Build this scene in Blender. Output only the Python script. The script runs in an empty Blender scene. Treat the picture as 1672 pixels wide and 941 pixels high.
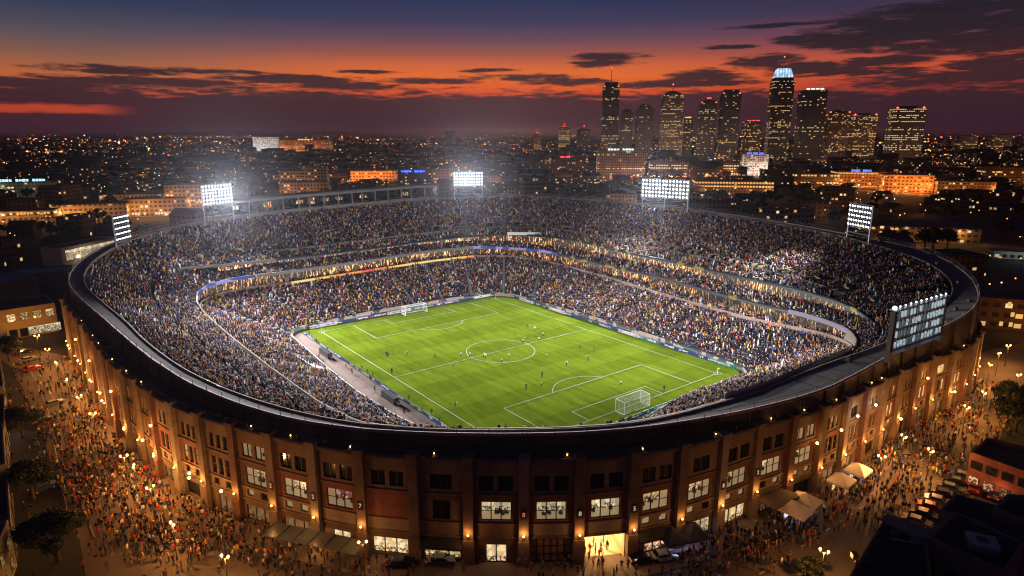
import bpy, math, random
import numpy as np
from mathutils import Vector, Matrix
random.seed(7); rng = np.random.default_rng(7)
sc = bpy.context.scene
C = sc.collection
pi = math.pi

# ------------------------------------------------------------------ camera model (metres, Y away from the camera)
FPX, CAMH = 1045.083, 64.993
PITCH = math.atan((470.5-219.2)/FPX)
cP, sP = math.cos(PITCH), math.sin(PITCH)
def at(x, y, z=0.0):
    """point of the height-z plane seen at pixel x, y of the 1672-wide photograph"""
    a = (x-836)/FPX; b = -(y-470.5)/FPX
    d = (a, cP+b*sP, -sP+b*cP); t = (z-CAMH)/d[2]
    return Vector((d[0]*t, d[1]*t, z))
def height_at(y, Y):
    b = -(y-470.5)/FPX
    return CAMH + Y*(-sP+b*cP)/(cP+b*sP)
def pix(x, y, z):
    z = z-CAMH; d = y*cP-z*sP; u = y*sP+z*cP
    return 836+FPX*x/d, 470.5-FPX*u/d, d
cam = bpy.data.cameras.new('camera'); camo = bpy.data.objects.new('camera', cam); C.objects.link(camo)
camo.location = (0, 0, CAMH); camo.rotation_euler = (pi/2-PITCH, 0, 0)
cam.sensor_width = 36; cam.lens = 36*FPX/1672; cam.clip_start = 1; cam.clip_end = 120000
sc.camera = camo

# ------------------------------------------------------------------ object helpers
LABELS = {}
def link(o, parent=None):
    C.objects.link(o)
    if parent: o.parent = parent
    return o
def tag(o, label=None, cat=None, group=None, kind=None):
    if label:
        o['label'] = label; LABELS.setdefault(label, []).append(o.name)
    if cat: o['category'] = cat
    if group: o['group'] = group
    if kind: o['kind'] = kind
    return o
def empty(name, loc, label, cat, group=None, rz=0):
    o = bpy.data.objects.new(name, None); o.location = loc; o.rotation_euler = (0, 0, rz)
    o.empty_display_size = .5
    return tag(link(o), label, cat, group)
def copy_tree(o, parent=None):
    c = o.copy(); link(c, parent)
    for ch in o.children:
        copy_tree(ch, c)
    return c

class MB:
    """collects faces; build() links them as one mesh object"""
    def __init__(s): s.v = []; s.f = []; s.m = []
    def face(s, pts, m=0):
        n = len(s.v); s.v.extend([tuple(p) for p in pts]); s.f.append(tuple(range(n, n+len(pts)))); s.m.append(m)
    def box(s, c, size, rz=0, m=0, mtop=None, taper=1.0):
        cx, cy, cz = c; a, b, h = size[0]/2, size[1]/2, size[2]/2
        ca, sa = math.cos(rz), math.sin(rz); n = len(s.v)
        for z, t in ((-h, 1), (h, taper)):
            for x, y in ((-a, -b), (a, -b), (a, b), (-a, b)):
                x *= t; y *= t
                s.v.append((cx+x*ca-y*sa, cy+x*sa+y*ca, cz+z))
        for q, mm in (((3, 2, 1, 0), m), ((4, 5, 6, 7), m if mtop is None else mtop), ((0, 1, 5, 4), m), ((1, 2, 6, 5), m), ((2, 3, 7, 6), m), ((3, 0, 4, 7), m)):
            s.f.append(tuple(n+i for i in q)); s.m.append(mm)
    def prism(s, poly, z0, z1, m=0, mtop=None, cap=True):
        n = len(s.v); k = len(poly)
        for z in (z0, z1): s.v.extend([(p[0], p[1], z) for p in poly])
        for i in range(k):
            j = (i+1) % k; s.f.append((n+i, n+j, n+k+j, n+k+i)); s.m.append(m)
        if cap:
            s.f.append(tuple(n+k+i for i in range(k))); s.m.append(m if mtop is None else mtop)
            s.f.append(tuple(n+i for i in reversed(range(k)))); s.m.append(m)
    def tube(s, p0, p1, r0, r1=None, k=6, m=0, cap=True):
        p0 = Vector(p0); p1 = Vector(p1); r1 = r0 if r1 is None else r1
        d = (p1-p0)
        if d.length < 1e-6: return
        d.normalize(); a = d.orthogonal().normalized(); b = d.cross(a); n = len(s.v)
        for p, r in ((p0, r0), (p1, r1)):
            for i in range(k):
                t = 2*pi*i/k; s.v.append(tuple(p+a*(r*math.cos(t))+b*(r*math.sin(t))))
        for i in range(k):
            j = (i+1) % k; s.f.append((n+i, n+j, n+k+j, n+k+i)); s.m.append(m)
        if cap:
            s.f.append(tuple(n+i for i in reversed(range(k)))); s.m.append(m)
            s.f.append(tuple(n+k+i for i in range(k))); s.m.append(m)
    def ball(s, c, r, k=8, rows=5, m=0, sz=1.0):
        n = len(s.v); c = Vector(c)
        s.v.append(tuple(c+Vector((0, 0, -r*sz))))
        for a in range(1, rows):
            ph = -pi/2+pi*a/rows
            for i in range(k):
                t = 2*pi*i/k; s.v.append(tuple(c+Vector((r*math.cos(ph)*math.cos(t), r*math.cos(ph)*math.sin(t), r*sz*math.sin(ph)))))
        s.v.append(tuple(c+Vector((0, 0, r*sz)))); top = len(s.v)-1
        for i in range(k):
            j = (i+1) % k
            s.f.append((n, n+1+j, n+1+i)); s.m.append(m)
            for a in range(rows-2):
                b0 = n+1+a*k; s.f.append((b0+i, b0+j, b0+k+j, b0+k+i)); s.m.append(m)
            b0 = n+1+(rows-2)*k; s.f.append((b0+i, b0+j, top)); s.m.append(m)
    def mesh(s, name, mats, smooth=False):
        me = bpy.data.meshes.new(name); me.from_pydata(s.v, [], s.f)
        for q in (mats if isinstance(mats, (list, tuple)) else [mats]): me.materials.append(q)
        if len(me.materials) > 1: me.polygons.foreach_set('material_index', s.m)
        if smooth: me.polygons.foreach_set('use_smooth', [True]*len(s.f))
        me.update(); return me
    def build(s, name, mats, parent=None, smooth=False, loc=None):
        o = bpy.data.objects.new(name, s.mesh(name, mats, smooth))
        if loc is not None: o.location = loc
        return link(o, parent)
def np_mesh(name, V, F, mats, col=None, smooth=False):
    """V (n,3), F (m,k) same-size faces or list of such arrays; col per face (m,3)"""
    me = bpy.data.meshes.new(name); Fs = F if isinstance(F, list) else [F]
    loops = np.concatenate([f.ravel() for f in Fs]).astype(np.int32)
    tot = np.concatenate([np.full(len(f), f.shape[1], np.int32) for f in Fs])
    st = np.concatenate([[0], np.cumsum(tot)[:-1]]).astype(np.int32)
    me.vertices.add(len(V)); me.vertices.foreach_set('co', np.asarray(V, np.float32).ravel())
    me.loops.add(len(loops)); me.loops.foreach_set('vertex_index', loops)
    me.polygons.add(len(tot)); me.polygons.foreach_set('loop_start', st); me.polygons.foreach_set('loop_total', tot)
    me.update(calc_edges=True)
    if col is not None:
        a = me.attributes.new('tint', 'FLOAT_COLOR', 'FACE')
        a.data.foreach_set('color', np.concatenate([col, np.ones((len(col), 1))], 1).astype(np.float32).ravel())
    for q in (mats if isinstance(mats, (list, tuple)) else [mats]): me.materials.append(q)
    if smooth: me.polygons.foreach_set('use_smooth', np.ones(len(tot), bool))
    return me

# ------------------------------------------------------------------ materials
def srgb(r, g, b):
    f = lambda c: (c/255/12.92 if c/255 <= .04045 else ((c/255+.055)/1.055)**2.4)
    return (f(r), f(g), f(b), 1)
class NT:
    def __init__(s, tree): s.t = tree; s.n = tree.nodes; s.l = tree.links
    def new(s, typ, **kw):
        n = s.n.new(typ)
        for k, v in kw.items(): setattr(n, k, v)
        return n
    def put(s, sock, val):
        if isinstance(val, bpy.types.NodeSocket): s.l.new(val, sock)
        elif val is not None: sock.default_value = val
    def m(s, op, a, b=None, c=None, clamp=False):
        n = s.new('ShaderNodeMath', operation=op, use_clamp=clamp)
        s.put(n.inputs[0], a); s.put(n.inputs[1], b); s.put(n.inputs[2], c); return n.outputs[0]
    def mix(s, f, a, b, blend='MIX'):
        n = s.new('ShaderNodeMix', data_type='RGBA', blend_type=blend)
        s.put(n.inputs[0], f); s.put(n.inputs[6], a); s.put(n.inputs[7], b); return n.outputs[2]
    def noise(s, vec, scale, detail=4, rough=.55, dist=0, col=False):
        n = s.new('ShaderNodeTexNoise'); s.put(n.inputs['Vector'], vec); n.inputs['Scale'].default_value = scale
        n.inputs['Detail'].default_value = detail; n.inputs['Roughness'].default_value = rough; n.inputs['Distortion'].default_value = dist
        return n.outputs['Color' if col else 'Fac']
    def ramp(s, f, stops, interp='LINEAR'):
        n = s.new('ShaderNodeValToRGB'); n.color_ramp.interpolation = interp; e = n.color_ramp.elements
        while len(e) < len(stops): e.new(.5)
        for q, (p, c) in zip(e, stops):
            q.position = p; q.color = c if len(c) == 4 else (*c, 1)
        s.put(n.inputs[0], f); return n.outputs[0]
    def mapr(s, v, a, b, c=0., d=1., smooth=False):
        n = s.new('ShaderNodeMapRange', interpolation_type='SMOOTHSTEP' if smooth else 'LINEAR')
        for i, q in enumerate((v, a, b, c, d)): s.put(n.inputs[i], q)
        return n.outputs[0]
def base_mat(name, no_sample=True):
    m = bpy.data.materials.new(name); m.use_nodes = True
    N = NT(m.node_tree); B = m.node_tree.nodes['Principled BSDF']
    if no_sample: m.cycles.emission_sampling = 'NONE'
    return m, N, B
def mat(name, col, rough=.7, var=.25, scale=1.5, metal=0., bump=0., stretch=(1, 1, 1), spec=.4):
    m, N, B = base_mat(name)
    tc = N.new('ShaderNodeTexCoord'); mp = N.new('ShaderNodeMapping'); N.l.new(tc.outputs['Object'], mp.inputs[0]); mp.inputs['Scale'].default_value = stretch
    f = N.noise(mp.outputs[0], scale, 6, .6); f2 = N.noise(mp.outputs[0], scale*.17, 3)
    f = N.m('ADD', N.m('MULTIPLY', f, .6), N.m('MULTIPLY', f2, .4))
    k = N.mapr(f, .3, .7, 1-var, 1+var)
    n = N.new('ShaderNodeVectorMath', operation='SCALE'); n.inputs[0].default_value = col[:3]; N.l.new(k, n.inputs['Scale'])
    N.l.new(n.outputs[0], B.inputs['Base Color']); B.inputs['Roughness'].default_value = rough; B.inputs['Metallic'].default_value = metal
    B.inputs['Specular IOR Level'].default_value = spec
    if bump:
        b = N.new('ShaderNodeBump'); b.inputs['Strength'].default_value = bump; N.l.new(f, b.inputs['Height']); N.l.new(b.outputs[0], B.inputs['Normal'])
    return m
def glow(name, col, strength, base=(.02, .02, .02), sample=False):
    m, N, B = base_mat(name, not sample)
    B.inputs['Base Color'].default_value = (*base, 1); B.inputs['Emission Color'].default_value = (*col[:3], 1); B.inputs['Emission Strength'].default_value = strength
    B.inputs['Roughness'].default_value = .4
    return m
def brick(name, c1, c2, mortar, bw=.5, bh=.16):
    m, N, B = base_mat(name)
    tc = N.new('ShaderNodeTexCoord'); sx = N.new('ShaderNodeSeparateXYZ'); N.l.new(tc.outputs['Object'], sx.inputs[0])
    u = N.m('ADD', sx.outputs[0], sx.outputs[1]); cb = N.new('ShaderNodeCombineXYZ'); N.l.new(u, cb.inputs[0]); N.l.new(sx.outputs[2], cb.inputs[1])
    t = N.new('ShaderNodeTexBrick'); N.l.new(cb.outputs[0], t.inputs[0])
    t.inputs['Scale'].default_value = 1; t.inputs['Brick Width'].default_value = bw; t.inputs['Row Height'].default_value = bh; t.inputs['Mortar Size'].default_value = .015
    t.inputs['Color1'].default_value = (*c1, 1); t.inputs['Color2'].default_value = (*c2, 1); t.inputs['Mortar'].default_value = (*mortar, 1)
    f = N.noise(tc.outputs['Object'], .5, 5); k = N.mapr(f, .3, .7, .65, 1.3)
    n = N.new('ShaderNodeVectorMath', operation='SCALE'); N.l.new(t.outputs[0], n.inputs[0]); N.l.new(k, n.inputs['Scale'])
    N.l.new(n.outputs[0], B.inputs['Base Color']); B.inputs['Roughness'].default_value = .85
    return m
def tint_mat(name, rough=.8):
    m, N, B = base_mat(name)
    a = N.new('ShaderNodeAttribute', attribute_name='tint'); N.l.new(a.outputs['Color'], B.inputs['Base Color']); B.inputs['Roughness'].default_value = rough
    B.inputs['Specular IOR Level'].default_value = .2
    return m
def city_facade(name, wall, thr, pitch=(3.4, 3.4), warm=(1., .55, .2), cool=(1., .9, .7), strength=1.2, roof=(.03, .03, .035)):
    """walls with a grid of windows, some lit; flat dark roof; all in object space"""
    m, N, B = base_mat(name)
    tc = N.new('ShaderNodeTexCoord'); P = N.new('ShaderNodeSeparateXYZ'); N.l.new(tc.outputs['Object'], P.inputs[0])
    G = N.new('ShaderNodeSeparateXYZ'); N.l.new(tc.outputs['Normal'], G.inputs[0])
    side = N.m('GREATER_THAN', N.m('ABSOLUTE', G.outputs[0]), N.m('ABSOLUTE', G.outputs[1]))
    u = N.m('ADD', N.m('MULTIPLY', side, P.outputs[1]), N.m('MULTIPLY', N.m('SUBTRACT', 1, side), P.outputs[0]))
    u = N.m('DIVIDE', N.m('ADD', u, 1000), pitch[0]); v = N.m('DIVIDE', N.m('ADD', P.outputs[2], .2), pitch[1])
    cu, cv = N.m('FLOOR', u), N.m('FLOOR', v); fu, fv = N.m('FRACT', u), N.m('FRACT', v)
    oi = N.new('ShaderNodeObjectInfo'); cb = N.new('ShaderNodeCombineXYZ'); N.l.new(cu, cb.inputs[0]); N.l.new(cv, cb.inputs[1])
    N.l.new(N.m('ADD', N.m('MULTIPLY', oi.outputs['Random'], 311.), N.m('MULTIPLY', N.m('SIGN', N.m('ADD', G.outputs[0], G.outputs[1])), 3.3)), cb.inputs[2])
    wn = N.new('ShaderNodeTexWhiteNoise'); N.l.new(cb.outputs[0], wn.inputs[0])
    ins = N.m('MULTIPLY', N.m('MULTIPLY', N.m('GREATER_THAN', fu, .2), N.m('LESS_THAN', fu, .8)), N.m('MULTIPLY', N.m('GREATER_THAN', fv, .3), N.m('LESS_THAN', fv, .75)))
    vert = N.m('LESS_THAN', N.m('ABSOLUTE', G.outputs[2]), .5)
    win = N.m('MULTIPLY', ins, vert); lit = N.m('MULTIPLY', win, N.m('GREATER_THAN', wn.outputs[0], thr))
    sc2 = N.new('ShaderNodeSeparateColor'); N.l.new(wn.outputs[1], sc2.inputs[0])
    ecol = N.mix(sc2.outputs[1], (*warm, 1), (*cool, 1))
    nz = N.mapr(N.noise(tc.outputs['Object'], .15, 4), .3, .7, .7, 1.25)
    wv = N.new('ShaderNodeVectorMath', operation='SCALE'); wv.inputs[0].default_value = wall; N.l.new(nz, wv.inputs['Scale'])
    c = N.mix(vert, (*roof, 1), wv.outputs[0]); c = N.mix(win, c, (.015, .018, .022, 1))
    N.l.new(c, B.inputs['Base Color']); N.l.new(ecol, B.inputs['Emission Color'])
    N.l.new(N.m('MULTIPLY', lit, N.m('MULTIPLY', N.m('ADD', .35, sc2.outputs[2]), strength)), B.inputs['Emission Strength'])
    B.inputs['Roughness'].default_value = .8
    return m
def interior(name, a, b, strength, scale=1.6):
    """a lit room seen through the glass: blotchy bright walls, dark furniture low down"""
    m, N, B = base_mat(name)
    tc = N.new('ShaderNodeTexCoord'); mp = N.new('ShaderNodeMapping'); mp.inputs['Scale'].default_value = (1, 1, .8); N.l.new(tc.outputs['Object'], mp.inputs[0])
    oi = N.new('ShaderNodeObjectInfo'); sh = N.new('ShaderNodeVectorMath', operation='ADD'); N.l.new(mp.outputs[0], sh.inputs[0])
    cb = N.new('ShaderNodeCombineXYZ'); N.l.new(N.m('MULTIPLY', oi.outputs['Random'], 50.), cb.inputs[0]); N.l.new(cb.outputs[0], sh.inputs[1])
    vo = N.new('ShaderNodeTexVoronoi'); vo.inputs['Scale'].default_value = scale; N.l.new(sh.outputs[0], vo.inputs['Vector'])
    s1 = N.new('ShaderNodeSeparateColor'); N.l.new(vo.outputs['Color'], s1.inputs[0])
    col = N.mix(s1.outputs[0], (*a, 1), (*b, 1))
    Z = N.new('ShaderNodeSeparateXYZ'); N.l.new(tc.outputs['Object'], Z.inputs[0])
    low = N.m('MULTIPLY', N.m('LESS_THAN', Z.outputs[2], .95), N.m('GREATER_THAN', N.noise(sh.outputs[0], 2.6, 2), .5))
    k = N.m('MULTIPLY', N.mapr(s1.outputs[1], 0, 1, .45, 1.25), N.m('SUBTRACT', 1, N.m('MULTIPLY', low, .85)))
    N.l.new(col, B.inputs['Emission Color']); N.l.new(N.m('MULTIPLY', N.m('MULTIPLY', k, N.mapr(oi.outputs['Random'], 0, 1, .5, 1.15)), strength), B.inputs['Emission Strength'])
    B.inputs['Base Color'].default_value = (.02, .02, .02, 1); B.inputs['Roughness'].default_value = .1
    return m

M = {}
M['concrete'] = mat('pale_concrete', (.23, .175, .13), .85, .3, .8, bump=.1)
M['tan'] = mat('tan_stone', (.175, .115, .07), .85, .55, .4, bump=.1)
M['dark_metal'] = mat('dark_metal', (.03, .03, .035), .5, .2, 2, .3)
M['steel'] = mat('grey_steel', (.35, .36, .38), .45, .2, 2, .5)
M['rim_panel'] = mat('dark_rim_panels', (.06, .048, .04), .7, .4, .7, stretch=(1, 1, .2))
M['roof_felt'] = mat('dark_roofing', (.045, .042, .045), .9, .4, .5)
M['brick'] = brick('red_brick', (.23, .05, .03), (.16, .035, .022), (.2, .13, .1))
M['brick2'] = brick('brown_brick', (.15, .055, .032), (.105, .04, .022), (.13, .09, .07))
M['asphalt'] = mat('worn_asphalt', (.115, .085, .065), .8, .4, .12, bump=.05)
M['apron'] = mat('brown_track', (.18, .12, .095), .9, .25, .3)
M['white'] = mat('white_paint', (.8, .8, .8), .6, .06, 3)
M['tent_white'] = mat('cream_canvas', (.7, .62, .5), .8, .12, 1.5)
M['tent_blue'] = mat('navy_canvas', (.012, .018, .06), .8, .3, 1.5)
M['awning'] = mat('olive_canvas', (.035, .032, .026), .8, .3, 1.5)
M['glass_dark'] = mat('dark_window_glass', (.012, .014, .018), .08, .2, 1, spec=.5)
M['tyre'] = mat('black_rubber', (.015, .015, .015), .9, .2, 5)
M['lamp_warm'] = glow('warm_lamp', (1, .46, .12), 12)
M['lamp_white'] = glow('white_lamp', (1, .9, .7), 6)
M['lamp_flood'] = glow('floodlight_lens', (.9, .96, 1), 5)
M['red_beacon'] = glow('red_beacon', (1, .06, .03), 8)
M['crowd'] = tint_mat('crowd_clothing')

# ------------------------------------------------------------------ sky
W = bpy.data.worlds.new('World'); sc.world = W; W.use_nodes = True
N = NT(W.node_tree); bg = W.node_tree.nodes['Background']
tc = N.new('ShaderNodeTexCoord'); sx = N.new('ShaderNodeSeparateXYZ'); N.l.new(tc.outputs['Generated'], sx.inputs[0])
el = N.m('MULTIPLY', N.m('ARCSINE', sx.outputs[2]), 57.2958)
az = N.m('MULTIPLY', N.m('ARCTAN2', sx.outputs[0], sx.outputs[1]), 57.2958)
def grad(stops):
    return N.ramp(N.mapr(el, 0, 16), [(min(1, e/16), srgb(*c)) for e, c in stops])
gc = grad([(0, (70, 32, 56)), (1.5, (90, 36, 56)), (2.6, (190, 62, 42)), (3.6, (232, 88, 36)), (4.8, (240, 112, 42)), (5.6, (222, 104, 58)), (6.5, (166, 86, 72)), (7.6, (110, 74, 88)), (9, (62, 58, 92)), (10.8, (38, 48, 88)), (16, (18, 26, 58))])
gl = grad([(0, (70, 32, 56)), (1.5, (200, 70, 42)), (2.6, (200, 72, 42)), (3.6, (214, 104, 54)), (4.8, (176, 102, 66)), (5.6, (140, 94, 80)), (6.5, (108, 86, 88)), (7.6, (78, 74, 92)), (9, (48, 60, 88)), (10.8, (32, 46, 82)), (16, (18, 26, 58))])
gr = grad([(0, (64, 30, 50)), (1.5, (84, 34, 50)), (2.6, (140, 48, 50)), (3.6, (196, 66, 48)), (4.8, (214, 84, 52)), (5.6, (196, 82, 62)), (6.5, (156, 72, 78)), (7.6, (112, 62, 86)), (9, (66, 50, 80)), (10.8, (44, 42, 76)), (16, (18, 24, 54))])
col = N.mix(N.mapr(az, -34, -8, 1, 0, True), gc, gl); col = N.mix(N.mapr(az, 6, 30, 0, 1, True), col, gr)
cv = N.new('ShaderNodeCombineXYZ'); N.l.new(N.m('MULTIPLY', az, .16), cv.inputs[0]); N.l.new(N.m('MULTIPLY', el, 1.15), cv.inputs[1])
n1 = N.noise(cv.outputs[0], 1.0, 8, .62, .3); n2 = N.noise(cv.outputs[0], 3.3, 6, .6, .4)
nn = N.m('ADD', N.m('MULTIPLY', N.m('SUBTRACT', n1, .5), .95), N.m('MULTIPLY', N.m('SUBTRACT', n2, .5), .95))
# low bank of cloud along the horizon, ragged at its top
low = N.mapr(N.m('ADD', N.m('ADD', el, N.m('MULTIPLY', az, .004)), N.m('MULTIPLY', nn, 2.6)), 3.75, 2.95, 0, 1, True)
gap = N.m('MULTIPLY', N.mapr(N.m('ABSOLUTE', N.m('SUBTRACT', N.m('ADD', el, N.m('MULTIPLY', nn, .5)), 1.75)), .12, .42, 1, 0, True), N.mapr(az, -33, -29, 1, 0, True))
low = N.m('MULTIPLY', low, N.m('SUBTRACT', 1, gap))
dens = None
def sky_dir(x, y):
    a = (x-836)/FPX; b = -(y-470.5)/FPX; d = Vector((a, cP+b*sP, -sP+b*cP)).normalized()
    return math.degrees(math.atan2(d.x, d.y)), math.degrees(math.asin(d.z))
for (x, y, w, h) in [(1510, 40, 175, 32), (1390, 62, 95, 19), (1655, 34, 110, 24), (1600, 68, 170, 24), (1650, 112, 90, 28), (1560, 128, 190, 15), (1450, 98, 90, 10), (1340, 62, 80, 12), (1250, 99, 70, 12), (1325, 112, 95, 14), (1000, 92, 85, 9), (985, 104, 70, 8), (1155, 124, 80, 13),
                     (1190, 77, 50, 4), (1260, 42, 90, 4), (1410, 76, 60, 12), (1560, 12, 150, 14), (1400, 118, 120, 7), (180, 114, 120, 8), (340, 117, 130, 6), (480, 130, 140, 10), (250, 134, 200, 9), (70, 136, 120, 9), (560, 140, 130, 9), (600, 118, 60, 4), (800, 116, 60, 5), (850, 127, 110, 8), (700, 133, 120, 6), (930, 134, 90, 8), (1100, 137, 150, 8)]:
    a0, e0 = sky_dir(x, y); da = math.degrees(w/FPX)*.92; de = math.degrees(h/FPX)*.92
    q = N.m('ADD', N.m('POWER', N.m('MULTIPLY', N.m('SUBTRACT', az, a0), 1/da), 2), N.m('POWER', N.m('MULTIPLY', N.m('SUBTRACT', el, e0), 1/de), 2))
    q = N.m('SUBTRACT', 1, q)
    dens = q if dens is None else N.m('MAXIMUM', dens, q)
cl = N.mapr(N.m('ADD', dens, N.m('MULTIPLY', nn, 2.1)), .02, .75, 0, 1, True)
cl = N.m('MAXIMUM', cl, low)
ccol = N.mix(N.mapr(el, 3, 7, 0, 1), srgb(47, 27, 44), srgb(24, 20, 33)); ccol = N.mix(N.mapr(el, 0, 2.2, .85, 0), ccol, srgb(60, 31, 50))
ccol = N.mix(N.mapr(n2, .4, .8, 0, .16), ccol, srgb(84, 44, 64))
col = N.mix(N.m('MULTIPLY', cl, .96), col, ccol)
col = N.mix(N.mapr(el, 0, -1.2, 0, 1), col, srgb(40, 18, 30))
sky = N.new('ShaderNodeTexSky', sky_type='NISHITA', sun_disc=False, sun_elevation=math.radians(-2), sun_rotation=0.0)
nis = N.mix(1.0, sky.outputs[0], (.02, .02, .02, 1), 'MULTIPLY')
tot = N.mix(1.0, col, nis, 'ADD')
N.l.new(tot, bg.inputs['Color']); bg.inputs['Strength'].default_value = .86
sun = bpy.data.lights.new('sun', 'SUN'); sun.energy = .02; sun.angle = math.radians(5); sun.color = (1, .5, .3)
so = link(bpy.data.objects.new('sun', sun)); so.rotation_euler = (math.radians(-86), 0, 0)

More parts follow.
